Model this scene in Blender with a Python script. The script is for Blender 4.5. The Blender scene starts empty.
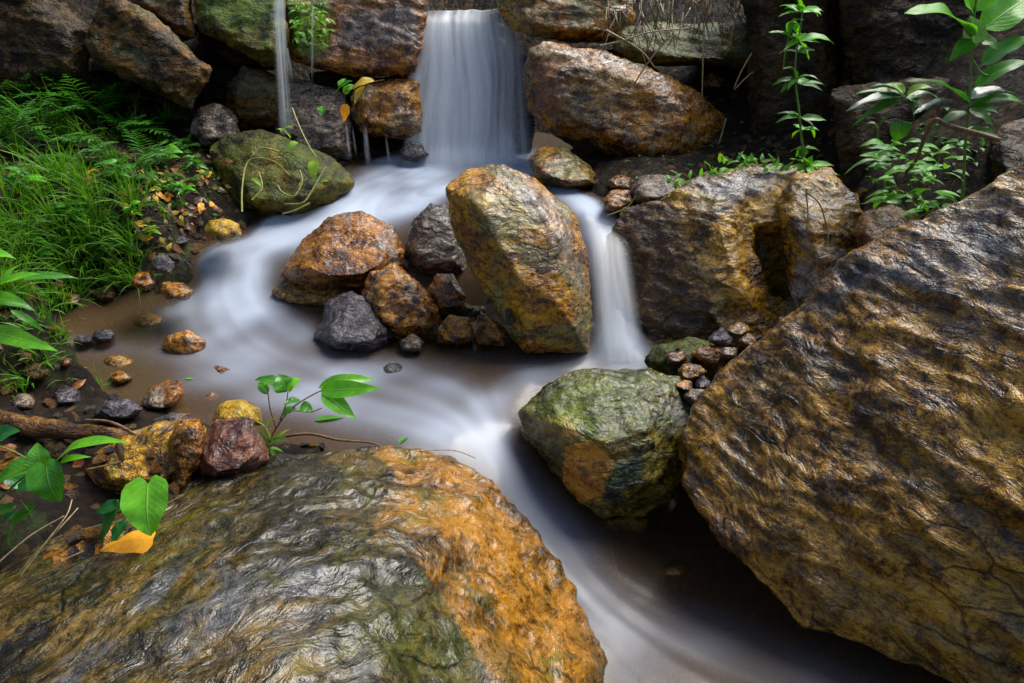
import bpy, bmesh, math, random
import numpy as np
from mathutils import Vector, Matrix
from mathutils.bvhtree import BVHTree
R = math.radians
scene = bpy.context.scene
COL = scene.collection

# ---------------------------------------------------------------- camera, light, exposure
CAMZ, PITCH, FPX = 1.5, R(25), 1024 * 24 / 36
cd = bpy.data.cameras.new('camera'); cam = bpy.data.objects.new('camera', cd); COL.objects.link(cam)
cam.location = (0, 0, CAMZ); cam.rotation_euler = (R(90) - PITCH, 0, 0)
cd.lens = 24; cd.sensor_width = 36; cd.clip_start = .02; cd.clip_end = 500
scene.camera = cam
SUN_EL, SUN_AZ = R(57), R(56)      # azimuth: direction the light comes from, clockwise from +Y
w = bpy.data.worlds.new('World'); scene.world = w; w.use_nodes = True
nt = w.node_tree; bg = nt.nodes['Background']
sk = nt.nodes.new('ShaderNodeTexSky'); sk.sky_type = 'NISHITA'; sk.sun_disc = False
sk.sun_elevation = SUN_EL; sk.sun_rotation = SUN_AZ; sk.air_density = 1.0; sk.dust_density = 3.0
nt.links.new(sk.outputs[0], bg.inputs[0]); bg.inputs[1].default_value = .088
sd = bpy.data.lights.new('sun', 'SUN'); sd.energy = 4.0; sd.angle = R(45); sd.color = (1, .96, .89)
sun = bpy.data.objects.new('sun', sd); COL.objects.link(sun)
sdir = Vector((math.sin(SUN_AZ) * math.cos(SUN_EL), math.cos(SUN_AZ) * math.cos(SUN_EL), math.sin(SUN_EL)))
sun.rotation_euler = sdir.to_track_quat('Z', 'Y').to_euler(); sun.location = (3, 2, 6)
scene.view_settings.view_transform = 'Standard'; scene.view_settings.look = 'None'
scene.view_settings.exposure = 0.9; scene.view_settings.gamma = 1
scene.cycles.transparent_max_bounces = 24; scene.cycles.max_bounces = 8

# ---------------------------------------------------------------- helpers
CS, SN = math.cos(PITCH), math.sin(PITCH)
def ray(px, py):
    a, b = (px - 512) / FPX, (341.5 - py) / FPX
    return np.array([a, CS + b * SN, -SN + b * CS])
def P(px, py, Y=None, z=None):
    """a point seen at picture position (px, py) at distance Y ahead, or at height z"""
    d = ray(px, py)
    t = Y / d[1] if Y is not None else (z - CAMZ) / d[2]
    return np.array([0, 0, CAMZ]) + d * t
def proj(v):
    v = np.asarray(v, float); q = v - np.array([0, 0, CAMZ])
    dep = q[:, 1] * CS - q[:, 2] * SN; up = q[:, 1] * SN + q[:, 2] * CS
    dep = np.maximum(dep, .05)
    return np.stack([512 + FPX * q[:, 0] / dep, 341.5 - FPX * up / dep], 1)

def _h(ix, iy, iz, seed):
    h = (ix.astype(np.uint32) * np.uint32(374761393) + iy.astype(np.uint32) * np.uint32(668265263)
         + iz.astype(np.uint32) * np.uint32(2147483647) + np.uint32((seed * 974711 + 13) & 0xffffffff))
    h = (h ^ (h >> np.uint32(13))) * np.uint32(1274126177)
    h = (h ^ (h >> np.uint32(15))) * np.uint32(2246822519)
    return h ^ (h >> np.uint32(16))
G12 = np.array([[1,1,0],[-1,1,0],[1,-1,0],[-1,-1,0],[1,0,1],[-1,0,1],[1,0,-1],[-1,0,-1],[0,1,1],[0,-1,1],[0,1,-1],[0,-1,-1],
                [1,1,0],[-1,1,0],[0,-1,1],[0,-1,-1]], float)
def perlin(p, seed=0):
    p = np.asarray(p, float); i = np.floor(p).astype(np.int64); f = p - i
    u = f * f * f * (f * (f * 6 - 15) + 10); out = 0
    for dx in (0, 1):
        for dy in (0, 1):
            for dz in (0, 1):
                g = G12[_h(i[:, 0] + dx, i[:, 1] + dy, i[:, 2] + dz, seed) & np.uint32(15)]
                d = g[:, 0] * (f[:, 0] - dx) + g[:, 1] * (f[:, 1] - dy) + g[:, 2] * (f[:, 2] - dz)
                wx = u[:, 0] if dx else 1 - u[:, 0]; wy = u[:, 1] if dy else 1 - u[:, 1]; wz = u[:, 2] if dz else 1 - u[:, 2]
                out = out + d * wx * wy * wz
    return out
def fbm(p, octv=4, seed=0, rough=.5, ridged=False):
    a, s, tot = 1.0, 0, 0; q = np.array(p, float)
    for k in range(octv):
        n = perlin(q, seed + k * 7)
        if ridged: n = .5 - np.abs(n) * 1.6
        s = s + a * n; tot += a; a *= rough; q = q * 2.03 + 5.3
    return s / tot

def inpoly(pts, poly):
    """signed distance in pixels, positive inside"""
    poly = np.array(poly, float); n = len(poly); x, y = pts[:, 0], pts[:, 1]
    ins = np.zeros(len(pts), bool); dm = np.full(len(pts), 1e9)
    for i in range(n):
        a, b = poly[i], poly[(i + 1) % n]
        c = ((a[1] > y) != (b[1] > y)) & (x < (b[0] - a[0]) * (y - a[1]) / (b[1] - a[1] + 1e-9) + a[0])
        ins ^= c
        ab = b - a; t = np.clip(((x - a[0]) * ab[0] + (y - a[1]) * ab[1]) / (ab @ ab + 1e-9), 0, 1)
        dm = np.minimum(dm, np.hypot(x - a[0] - t * ab[0], y - a[1] - t * ab[1]))
    return np.where(ins, dm, -dm)

def tag(o, label=None, cat=None, group=None, kind=None):
    if label: o['label'] = label
    if cat: o['category'] = cat
    if group: o['group'] = group
    if kind: o['kind'] = kind
    return o
def link(name, me, mat=None, parent=None):
    o = bpy.data.objects.new(name, me); COL.objects.link(o)
    if mat and me and not me.materials: me.materials.append(mat)
    if parent: o.parent = parent
    return o
def mesh(name, verts, faces, smooth=True):
    me = bpy.data.meshes.new(name); me.from_pydata([tuple(v) for v in verts], [], [tuple(f) for f in faces])
    if smooth: me.polygons.foreach_set('use_smooth', [True] * len(me.polygons))
    me.update(); return me
def empty(name, loc):
    o = bpy.data.objects.new(name, None); COL.objects.link(o); o.location = tuple(loc); o.empty_display_size = .05; return o
def getv(me):
    a = np.empty(len(me.vertices) * 3); me.vertices.foreach_get('co', a); return a.reshape(-1, 3)
def setv(me, v):
    me.vertices.foreach_set('co', np.ascontiguousarray(v).ravel()); me.update()
def getn(me):
    a = np.empty(len(me.vertices) * 3); me.vertex_normals.foreach_get('vector', a); return a.reshape(-1, 3)
def attr_col(me, name, c):
    at = me.attributes.new(name, 'FLOAT_COLOR', 'POINT'); at.data.foreach_set('color', np.ascontiguousarray(c, dtype=np.float32).ravel())
def attr_f(me, name, c):
    at = me.attributes.new(name, 'FLOAT', 'POINT'); at.data.foreach_set('value', np.ascontiguousarray(c, dtype=np.float32).ravel())

# ---------------------------------------------------------------- node helpers
class NB:
    def __init__(s, name):
        s.m = bpy.data.materials.new(name); s.m.use_nodes = True; s.t = s.m.node_tree; s.t.nodes.clear()
        s.out = s.t.nodes.new('ShaderNodeOutputMaterial')
    def n(s, typ, **kw):
        nd = s.t.nodes.new('ShaderNode' + typ)
        for k, v in kw.items():
            if k in ('inp',): continue
            setattr(nd, k, v)
        for k, v in kw.get('inp', {}).items(): s.set(nd.inputs[k], v)
        return nd
    def set(s, sock, v):
        if isinstance(v, bpy.types.NodeSocket): s.t.links.new(v, sock)
        elif isinstance(v, (tuple, list)) and len(v) == 3 and sock.type == 'RGBA': sock.default_value = (*v, 1)
        else: sock.default_value = v
    def noise(s, vec, scale, detail=6, rough=.55, dist=0, out=0):
        return s.n('TexNoise', inp={'Vector': vec, 'Scale': scale, 'Detail': detail, 'Roughness': rough, 'Distortion': dist}).outputs[out]
    def ramp(s, fac, stops, interp='LINEAR'):
        nd = s.n('ValToRGB'); cr = nd.color_ramp; cr.interpolation = interp
        while len(cr.elements) < len(stops): cr.elements.new(.5)
        for e, (p, c) in zip(cr.elements, stops):
            e.position = p; e.color = (c, c, c, 1) if isinstance(c, (int, float)) else (*c[:3], 1)
        s.set(nd.inputs[0], fac); return nd.outputs[0]
    def mixc(s, fac, a, b, mode='MIX'):
        nd = s.n('Mix', data_type='RGBA', blend_type=mode, clamp_factor=True)
        s.set(nd.inputs[0], fac); s.set(nd.inputs[6], a); s.set(nd.inputs[7], b); return nd.outputs[2]
    def math(s, op, a, b=0.0, c=None, clamp=False):
        nd = s.n('Math', operation=op, use_clamp=clamp); s.set(nd.inputs[0], a); s.set(nd.inputs[1], b)
        if c is not None: s.set(nd.inputs[2], c)
        return nd.outputs[0]
    def maprange(s, v, a, b, c, d):
        nd = s.n('MapRange', interpolation_type='SMOOTHSTEP', inp={0: v, 1: a, 2: b, 3: c, 4: d}); return nd.outputs[0]
    def mapping(s, vec, rot=(0, 0, 0), scale=(1, 1, 1), loc=(0, 0, 0)):
        return s.n('Mapping', inp={'Vector': vec, 'Rotation': rot, 'Scale': scale, 'Location': loc}).outputs[0]
    def bump(s, h, strength, dist, normal=None):
        nd = s.n('Bump', inp={'Height': h, 'Strength': strength, 'Distance': dist})
        if normal is not None: s.set(nd.inputs['Normal'], normal)
        return nd.outputs[0]
    def done(s, sh): s.t.links.new(sh, s.out.inputs[0]); return s.m

def rock_mat(name, dark, mid, light, moss=0.0, mosscol=(.055, .085, .012), strata=(0, 0, 1), stretch=3.0, scale=1.0,
             rough=(.12, .42), bump=1.0, speck=.5, seed=0, patch=None, patch_amt=.5, coat=.9, wet=.13):
    sat = lambda c_, k=1.45: tuple(max(.001, sum(c_) / 3 + (x * h_ - sum(c_) / 3) * k) for x, h_ in zip(c_, (1.05, .93, .80)))
    dark, mid, light, mosscol = sat(dark), sat(mid), tuple(x * .88 for x in sat(light)), sat(mosscol, 1.15)
    b = NB(name); oc = b.n('TexCoord').outputs['Object']
    base = b.mapping(oc, loc=(seed * 3.1, seed * 1.7, seed * .9))
    sn = Vector(strata).normalized()
    warp = b.n('VectorMath', operation='SCALE', inp={0: b.n('VectorMath', operation='SUBTRACT', inp={0: b.noise(base, 2.6, 2, .5, out=1), 1: (.5, .5, .5)}).outputs[0], 'Scale': .16}).outputs[0]
    wb = b.n('VectorMath', operation='ADD', inp={0: base, 1: warp}).outputs[0]
    dt = b.n('VectorMath', operation='DOT_PRODUCT', inp={0: wb, 1: tuple(sn)}).outputs['Value']
    off = b.n('VectorMath', operation='SCALE', inp={0: tuple(sn * (stretch - 1)), 'Scale': dt}).outputs[0]
    st = b.n('VectorMath', operation='ADD', inp={0: wb, 1: off}).outputs[0]
    nA = b.noise(base, 3.2 * scale, 4, .6, .7)
    nB = b.noise(st, 10 * scale, 5, .64, .9)
    nL = b.noise(st, 8 * scale, 4, .6, .9)
    nC = b.noise(b.mapping(st, scale=(1.3, 1.3, 1.3)) if False else wb, 44 * scale, 4, .78, .6)
    vo = b.n('TexVoronoi', inp={'Vector': b.n('VectorMath', operation='ADD', inp={0: st, 1: b.n('VectorMath', operation='SCALE', inp={0: b.noise(base, 14, 2, .6, out=1), 'Scale': .06}).outputs[0]}).outputs[0], 'Scale': 4.2 * scale}); vo.feature = 'DISTANCE_TO_EDGE'
    crk = b.math('MULTIPLY', b.maprange(vo.outputs['Distance'], 0, .035, 1, 0), b.maprange(b.noise(base, 3.1 * scale, 4, .6), .47, .6, 0, 1))
    vf = b.n('TexVoronoi', inp={'Vector': wb, 'Scale': 46.0 * scale}).outputs['Distance']
    nD = b.noise(base, 170 * scale ** .5, 2, .75)
    t = b.math('ADD', b.math('ADD', b.math('MULTIPLY', nA, .28), b.math('MULTIPLY', nB, .34)), b.math('ADD', b.math('MULTIPLY', nC, .28), b.math('MULTIPLY', nD, .10)))
    mul = lambda c_, k: tuple(min(1, x * k) for x in c_)
    stops = [(.40, mul(dark, .5)), (.455, dark), (.495, mid), (.545, light), (.61, mul(light, 1.45))]
    c = b.ramp(t, stops)
    if patch:
        pm = b.noise(b.mapping(base, loc=(7, 3, 1)), 2.3 * scale, 5, .66, .9)
        pcol = b.ramp(t, [(.40, mul(patch, .12)), (.46, mul(patch, .45)), (.51, patch), (.60, mul(patch, 1.7))])
        c = b.mixc(b.maprange(pm, .47 + (.5 - patch_amt) * .5, .57 + (.5 - patch_amt) * .5, 0, .9), c, pcol)
    at = b.n('Attribute', attribute_name='paint')
    pa = b.math('ADD', at.outputs['Alpha'], b.math('MULTIPLY', b.math('SUBTRACT', b.noise(st, 7, 5, .7, .5), .5), 1.0))
    pf = b.maprange(pa, .30, .70, 0, 1)
    pf = b.math('MULTIPLY', pf, b.maprange(at.outputs['Alpha'], .02, .25, 0, .93))
    pm_ = b.ramp(t, [(.40, .12), (.455, .42), (.50, .85), (.545, 1.1)])
    pc = b.mixc(1, at.outputs['Color'], pm_, 'MULTIPLY')
    pc = b.mixc(b.ramp(t, [(.53, 0), (.62, .6)]), pc, mul(light, 1.5))
    c = b.mixc(pf, c, pc)
    sp = b.ramp(b.math('ADD', b.math('MULTIPLY', nC, .6), b.math('MULTIPLY', nD, .4)), [(.38, .12), (.47, .75), (.55, 1.0)])
    c = b.mixc(speck, c, sp, 'MULTIPLY')
    c = b.mixc(b.math('MULTIPLY', crk, .8), c, mul(dark, .4))
    if moss > 0:
        geo = b.n('NewGeometry'); sx = b.n('SeparateXYZ', inp={0: geo.outputs['Normal']})
        mm = b.math('ADD', b.math('MULTIPLY', sx.outputs[2], .22), b.noise(base, 4.2 * scale, 5, .7, .8))
        mm = b.maprange(mm, .80 - .30 * moss, .92 - .26 * moss, 0, .85)
        mc = b.ramp(t, [(.40, mul(mosscol, .15)), (.46, mul(mosscol, .5)), (.51, mosscol), (.58, mul(mosscol, 2.0))])
        c = b.mixc(mm, c, mc)
    rg = b.maprange(nC, .38, .62, rough[0], rough[1])
    h = b.math('ADD', nL, b.math('MULTIPLY', nC, .40))
    h = b.math('ADD', h, b.math('MULTIPLY', vf, -.14))
    h = b.math('ADD', h, b.math('MULTIPLY', crk, -.22))
    h2 = b.math('ADD', h, b.math('MULTIPLY', nD, .14))
    nrm = b.bump(h2, 1.0, .026 * bump / scale ** .5)
    pr = b.n('BsdfPrincipled', inp={'Base Color': c, 'Roughness': rg, 'Normal': nrm, 'IOR': 1.45})
    pr.inputs['Coat Weight'].default_value = coat; pr.inputs['Coat Roughness'].default_value = wet; pr.inputs['Coat IOR'].default_value = 1.4
    b.set(pr.inputs['Coat Normal'], b.bump(b.math('ADD', nL, b.math('MULTIPLY', nC, .16)), 1.0, .020 * bump / scale ** .5)); pr.inputs['Specular IOR Level'].default_value = .3
    return b.done(pr.outputs[0])

# ---------------------------------------------------------------- rocks
ROCKS = []          # (object, bvh)
def hull_pts(outline, Y, tilt=0.0, bulge=.12, thick=.35, shrink=.62, back=.8, extra=(), bpt=None):
    """outline [(px,py[,Y])]: the rim of the stone at distance Y (tilt: the top leans away); returns 3-D points"""
    o = np.array([(p[0], p[1]) for p in outline], float); c = o.mean(0) if bpt is None else np.array(bpt, float)
    h = np.ptp(o[:, 1]) + 1e-6; mid = (o[:, 1].max() + o[:, 1].min()) / 2; pts = []
    for p in outline:
        y = p[2] if len(p) > 2 else Y + tilt * (mid - p[1]) / h
        pts.append(P(p[0], p[1], Y=y))
        q = c + (np.array(p[:2]) - c) * back
        pts.append(P(q[0], q[1], Y=y + thick))
        if bulge:
            q = c + (np.array(p[:2]) - c) * shrink
            pts.append(P(q[0], q[1], Y=y - bulge * (1 if len(p) < 4 else p[3])))
    for e in extra:
        pts.append(P(e[0], e[1], Y=e[2]) if len(e) == 3 else P(e[0], e[1], z=e[3]))
    return pts
def make_rock(name, label, hulls, mat, ridge=0.0, rfreq=2.6, voxel=.012, smooth=4, amp=.03, freq=4.0, strata=(0, 0, 1), sratio=3.5, samp=.012,
              fine=.004, seed=1, paint=(), cat='rock', group=None, sfreq=7.0, chips=0.0):
    bm = bmesh.new()
    for pts in hulls:
        vs = [bm.verts.new(tuple(p)) for p in pts]
        r = bmesh.ops.convex_hull(bm, input=vs)
        dead = list({v for v in r['geom_interior'] + r['geom_unused'] if isinstance(v, bmesh.types.BMVert) and v.is_valid})
        if dead: bmesh.ops.delete(bm, geom=dead, context='VERTS')
    me = bpy.data.meshes.new(name); bm.to_mesh(me); bm.free()
    t = bpy.data.objects.new('tmp', me); COL.objects.link(t)
    m = t.modifiers.new('r', 'REMESH'); m.mode = 'VOXEL'; m.voxel_size = voxel
    m = t.modifiers.new('s', 'SMOOTH'); m.factor = .5; m.iterations = smooth
    dg = bpy.context.evaluated_depsgraph_get()
    me2 = bpy.data.meshes.new_from_object(t.evaluated_get(dg)); me2.name = name
    bpy.data.objects.remove(t); bpy.data.meshes.remove(me)
    v = getv(me2); n = getn(me2)
    s = np.array(strata, float); s /= np.linalg.norm(s)
    wv = v + .06 * np.stack([fbm(v * 3, 2, seed + k) for k in (50, 60, 70)], 1)
    q = wv + (sratio - 1) * (wv @ s)[:, None] * s          # squeezed along the strata normal
    # broad facets: displacement by steps of a low noise gives flat planes with edges
    low = fbm(v * freq * .5, 3, seed + 1)
    d = amp * 1.6 * low + amp * .8 * fbm(v * freq * 1.6, 3, seed + 3, ridged=True)
    if chips:
        cn = fbm(v * freq * 1.1 + 9, 2, seed + 21); d += chips * (np.round(cn * 7) / 7 - cn) * 2.2
    d += samp * 1.3 * fbm(q * sfreq * .35, 4, seed + 9, .55, ridged=True) + samp * fbm(q * sfreq, 3, seed + 11, .6)
    if ridge: qq = wv + 2.6 * (wv @ s)[:, None] * s; d += ridge * (fbm(qq * rfreq, 3, seed + 41, .45, ridged=True) * 1.6 + .5 * fbm(v * rfreq * .8, 2, seed + 43))
    d += fine * fbm(v * 28, 3, seed + 31, .6) * 1.5
    v = v + n * (d - amp * .25)[:, None]
    # object origin at the base centre
    org = np.array([v[:, 0].mean(), v[:, 1].mean(), v[:, 2].min()])
    setv(me2, v - org)
    pc = np.zeros((len(v), 4))
    if paint:
        pp = proj(v)
        for poly, colr, soft, st in paint:
            a = np.clip(inpoly(pp, poly) / soft * .5 + .5, 0, 1) * st
            k = a > pc[:, 3]; pc[k, :3] = colr; pc[:, 3] = np.maximum(pc[:, 3], a)
    attr_col(me2, 'paint', pc)
    me2.polygons.foreach_set('use_smooth', [True] * len(me2.polygons)); me2.update()
    o = link(name, me2, mat); o.location = tuple(org); tag(o, label, cat, group)
    bm = bmesh.new(); bm.from_mesh(me2); bm.transform(Matrix.Translation(org)); ROCKS.append((o, BVHTree.FromBMesh(bm))); bm.free()
    return o
# ---------------------------------------------------------------- terrain and water heights
def rbf(pts):
    p = np.array(pts, float); n = len(p); D = np.hypot(p[:, None, 0] - p[None, :, 0], p[:, None, 1] - p[None, :, 1])
    A = np.zeros((n + 3, n + 3)); A[:n, :n] = D + np.eye(n) * -.02; A[:n, n] = A[n, :n] = 1; A[:n, n + 1:] = p[:, :2]; A[n + 1:, :n] = p[:, :2].T
    wts = np.linalg.solve(A, np.concatenate([p[:, 2], [0, 0, 0]]))
    def f(x, y):
        x = np.atleast_1d(x); y = np.atleast_1d(y); out = np.empty(len(x))
        for i in range(0, len(x), 20000):
            xx, yy = x[i:i + 20000], y[i:i + 20000]
            out[i:i + 20000] = np.hypot(xx[:, None] - p[:, 0], yy[:, None] - p[:, 1]) @ wts[:n] + wts[n] + wts[n + 1] * xx + wts[n + 2] * yy
        return out
    return f
W = []   # water levels: (px, py, z)
for px, py, z in [(470, 158, .75), (420, 165, .75), (540, 160, .75), (340, 180, .73), (390, 195, .69), (300, 215, .61), (340, 225, .60), (250, 225, .58),
                  (400, 215, .64), (235, 250, .52), (275, 252, .52), (200, 262, .49), (160, 262, .48),
                  (215, 300, .395), (270, 310, .38), (160, 300, .375), (110, 305, .35), (250, 335, .335), (150, 345, .32), (90, 340, .32), (60, 360, .315),
                  (320, 350, .31), (400, 365, .305), (480, 345, .305), (560, 350, .30), (640, 355, .30), (200, 390, .305), (100, 390, .305), (330, 400, .30), (40, 420, .30), (150, 440, .30),
                  (420, 410, .30), (480, 405, .29), (530, 380, .30), (300, 440, .30), (400, 445, .29), (455, 440, .285), (490, 440, .26), (510, 425, .27),
                  (500, 480, .19), (530, 460, .18), (520, 520, .10), (560, 500, .08), (550, 560, .02), (590, 540, .0), (580, 600, -.03), (620, 590, -.045), (620, 660, -.05), (700, 600, -.05),
                  (700, 680, -.05), (800, 650, -.05), (800, 600, -.05), (650, 540, -.05), (740, 540, -.05), (650, 760, -.05), (850, 760, -.05), (480, 760, -.05), (760, 500, -.05), (660, 510, -.05),
                  (530, 175, .75), (570, 190, .745), (600, 200, .73), (585, 215, .70), (615, 225, .66),
                  (620, 330, .31), (595, 330, .31), (650, 335, .31)]:
    p = P(px, py, z=z); W.append((p[0], p[1], z))
p = P(612, 262, Y=2.78); W.append(tuple(p)); p = P(606, 235, Y=2.95); W.append(tuple(p)); p = P(618, 300, Y=2.62); W.append(tuple(p))
W += [(-.15, 2.75, .31), (-.5, 2.62, .31), (-.3, 2.95, .5), (-.2, 3.3, .7), (.0, 3.3, .72)]
water_z = rbf(W)
GP = []
for px, py, z in [(470, 160, .62), (340, 190, .6), (230, 240, .52), (300, 225, .55), (220, 300, .24), (250, 340, .2), (150, 340, .22), (400, 360, .2), (560, 350, .15), (200, 400, .22),
                  (330, 400, .18), (450, 420, .15), (520, 470, .05), (580, 560, -.15), (700, 620, -.25), (800, 650, -.25), (650, 540, -.2), (760, 520, -.2), (700, 760, -.25), (560, 760, -.25),
                  (110, 320, .24), (100, 350, .24), (75, 335, .26), (62, 322, .345), (80, 300, .37), (120, 287, .40), (155, 275, .45), (168, 262, .52), (190, 245, .56), (215, 232, .60), (235, 218, .64), (215, 270, .40), (230, 262, .42), (195, 300, .28),
                  (60, 365, .30), (30, 385, .32), (30, 405, .34), (90, 405, .31), (140, 405, .295), (0, 440, .38), (100, 440, .33), (60, 480, .34), (150, 500, .3), (0, 520, .36), (0, 600, .3), (-60, 450, .42), (-120, 550, .42),
                  (250, 460, .22), (350, 455, .2), (300, 560, .1), (0, 683, .1), (640, 340, .18), (700, 350, .18), (760, 340, .18), (720, 380, .15), (690, 410, .1), (800, 320, .2)]:
    p = P(px, py, z=z); GP.append((p[0], p[1], z))
for px, py, Y in [(0, 330, 2.0), (30, 300, 2.15), (0, 270, 2.5), (100, 260, 2.6), (50, 250, 2.65), (0, 200, 3.0), (60, 200, 3.05), (120, 200, 3.1), (170, 215, 3.1), (200, 200, 3.3), (210, 170, 3.6),
                  (150, 160, 3.6), (80, 150, 3.6), (0, 140, 3.55), (-80, 200, 2.9), (-80, 120, 3.6), (0, 90, 4.1), (80, 90, 4.2), (160, 130, 4.1), (220, 135, 4.1), (-150, 300, 2.1), (-120, 60, 4.2),
                  (300, 140, 4.3), (360, 150, 4.2), (600, 150, 4.0), (600, 180, 3.4), (640, 195, 3.2), (680, 180, 3.3), (700, 150, 3.7), (760, 150, 3.6), (860, 180, 3.0), (900, 205, 2.8), (960, 190, 2.7),
                  (1024, 150, 2.6), (1100, 140, 2.5), (850, 300, 2.5)]:
    GP.append(tuple(P(px, py, Y=Y)))
GP += [(-3.4, 5.0, 1.9), (-2, 5.1, 1.85), (-.8, 5.2, 1.5), (0, 5.2, 1.5), (1, 5.1, 1.6), (1.9, 4.6, 1.9), (2.6, 4.0, 2.0), (-3, 6.5, 3.0), (0, 6.5, 2.7), (3, 6.5, 3.1), (-5, 3, 2.6), (-3, 1.5, 1.3), (-5, 0, 2.0), (-2, 0, .5),
       (0, 0, -.3), (1.3, .2, -.1), (2.2, 1.0, .6), (3.5, 2.5, 2.0), (5, 0, 2.0), (3, -1, .8), (0, -2, -.4), (-2, -3, .4), (2, -3, .2), (0, -7, -.8), (6, -6, 1.5), (-6, -6, 1.5), (6, 6, 4.4), (-6, 6, 4.2), (0, 9, 4.0), (.3, 4.6, .75), (-.4, 4.6, .8)]
ground_raw = rbf(GP)
def WP(px, py):
    d = ray(px, py); ys = np.linspace(.6, 6, 500); pts = np.array([0, 0, CAMZ]) + d * (ys / d[1])[:, None]
    below = pts[:, 2] < water_z(pts[:, 0], pts[:, 1]); i = int(np.argmax(below)) if below.any() else 499
    return pts[i]
POOL = [tuple(WP(*p)[:2]) for p in [(42, 345), (58, 318), (88, 300), (130, 292), (172, 298), (190, 284), (184, 262), (205, 243), (240, 234), (258, 214), (300, 200), (350, 165), (400, 150), (540, 150), (545, 165), (612, 212), (640, 300), (650, 360), (650, 500), (720, 520), (800, 560), (1100, 600), (1100, 760), (520, 760), (500, 560), (460, 458), (400, 455), (290, 446), (200, 420), (150, 408), (100, 397), (60, 372)]]
def ground_z(x, y):
    x = np.atleast_1d(np.asarray(x, float)); y = np.atleast_1d(np.asarray(y, float))
    z = ground_raw(np.clip(x, -9, 9), np.clip(y, -9, 12))
    q = np.stack([x, y, x * 0], 1)
    z = z + .05 * fbm(q * 3, 3, 5) + .025 * fbm(q * 11, 3, 6)
    k = (np.abs(x) < 3) & (y > 0) & (y < 5.5)
    if k.any():
        d = inpoly(np.stack([x[k], y[k]], 1), POOL) + .03 * fbm(q[k] * 9, 3, 15); wl = water_z(x[k], y[k])
        z[k] = np.where(d > 0, np.minimum(z[k], wl - np.minimum(.11, d * .7)), z[k])
        e = (d <= 0) & (d > -.25) & (x[k] < -.6); zk = z[k]; zk[e] = np.maximum(zk[e], wl[e] + np.minimum(.05, -d[e] * .4)); z[k] = zk
    return z
def G(px, py, lo=.8, hi=9.0):
    """the point of the ground seen at a picture position"""
    ys = np.linspace(lo, hi, 240); d = ray(px, py); pts = np.array([0, 0, CAMZ]) + d * (ys / d[1])[:, None]
    below = pts[:, 2] < ground_z(pts[:, 0], pts[:, 1]); i = int(np.argmax(below)) if below.any() else 120
    return pts[i]
def HIT(px, py, n=False):
    """first rock or ground surface seen at a picture position"""
    o = Vector((0, 0, CAMZ)); d = Vector(ray(px, py)); L = d.length; d.normalize(); best = None
    for _, b in ROCKS:
        h = b.ray_cast(o, d)
        if h[0] is not None and (best is None or h[3] < best[1]): best = (h[0], h[3], h[1])
    g = G(px, py); gd = np.linalg.norm(g - np.array([0, 0, CAMZ]))
    if best is None or gd < best[1]:
        e = .02; zx = (ground_z(g[0] + e, g[1]) - ground_z(g[0] - e, g[1]))[0] / (2 * e); zy = (ground_z(g[0], g[1] + e) - ground_z(g[0], g[1] - e))[0] / (2 * e)
        best = (Vector(g), gd, Vector((-zx, -zy, 1)).normalized())
    return (best[0], best[2]) if n else best[0]

# ground sheet
def axis(a, b, step, far, grow=1.18):
    mid = list(np.arange(a, b + 1e-6, step)); s = step; lo, hi = [a], [b]
    while hi[-1] < far: s *= grow; hi.append(hi[-1] + s)
    s = step
    while lo[-1] > -far: s *= grow; lo.append(lo[-1] - s)
    return np.array(lo[:0:-1] + mid + hi[1:])
gx, gy = axis(-2.8, 2.4, .022, 70), axis(.6, 5.2, .022, 70)
X, Y_ = np.meshgrid(gx, gy); x, y = X.ravel(), Y_.ravel(); z = ground_z(x, y)
near = ((np.abs(x) < 3.2) & (y > .4) & (y < 5.6)).astype(float)
q = np.stack([x, y, x * 0], 1)
z += near * (.010 * fbm(q * 30, 3, 7, ridged=True) + .012 * np.maximum(0, fbm(q * 16, 2, 8)) * 2)
nx = len(gx); idx = np.arange(len(x)).reshape(len(gy), nx)
F = np.stack([idx[:-1, :-1].ravel(), idx[:-1, 1:].ravel(), idx[1:, 1:].ravel(), idx[1:, :-1].ravel()], 1)
gm = mesh('ground', np.stack([x, y, z], 1), F)
b = NB('wet_soil'); gp = b.n('NewGeometry').outputs['Position']
c = b.ramp(b.noise(gp, 5, 8, .65, .5), [(.3, (.005, .003, .002)), (.5, (.020, .012, .006)), (.68, (.05, .029, .014))])
vo = b.n('TexVoronoi', inp={'Vector': b.mapping(gp, scale=(1, 1, .5)), 'Scale': 34.0, 'Randomness': 1.0})
vs = b.n('SeparateColor', inp={0: vo.outputs['Color']}).outputs[0]
c = b.mixc(.9, c, b.ramp(vs, [(.0, .35), (.6, .8), (.9, 1.0)]), 'MULTIPLY')
c = b.mixc(b.maprange(vs, .84, .95, 0, .6), c, (.17, .09, .035))
gr = b.noise(b.mapping(gp, loc=(4, 4, 0)), 3.1, 8, .7)
c = b.mixc(b.maprange(gr, .55, .64, 0, .8), c, (.035, .06, .012))
fn = b.noise(gp, 60, 8, .75); c = b.mixc(.7, c, b.ramp(fn, [(.33, .2), (.6, 1)]), 'MULTIPLY')
hh = b.math('ADD', b.math('MULTIPLY', vo.outputs['Distance'], -.8), fn)
pr = b.n('BsdfPrincipled', inp={'Base Color': c, 'Roughness': b.maprange(fn, .35, .65, .5, .95), 'Normal': b.bump(hh, .9, .02)})
pr.inputs['Specular IOR Level'].default_value = .2
tag(link('ground', gm, b.done(pr.outputs[0])), 'dark wet soil of the stream banks and bed', kind='structure')

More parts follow.
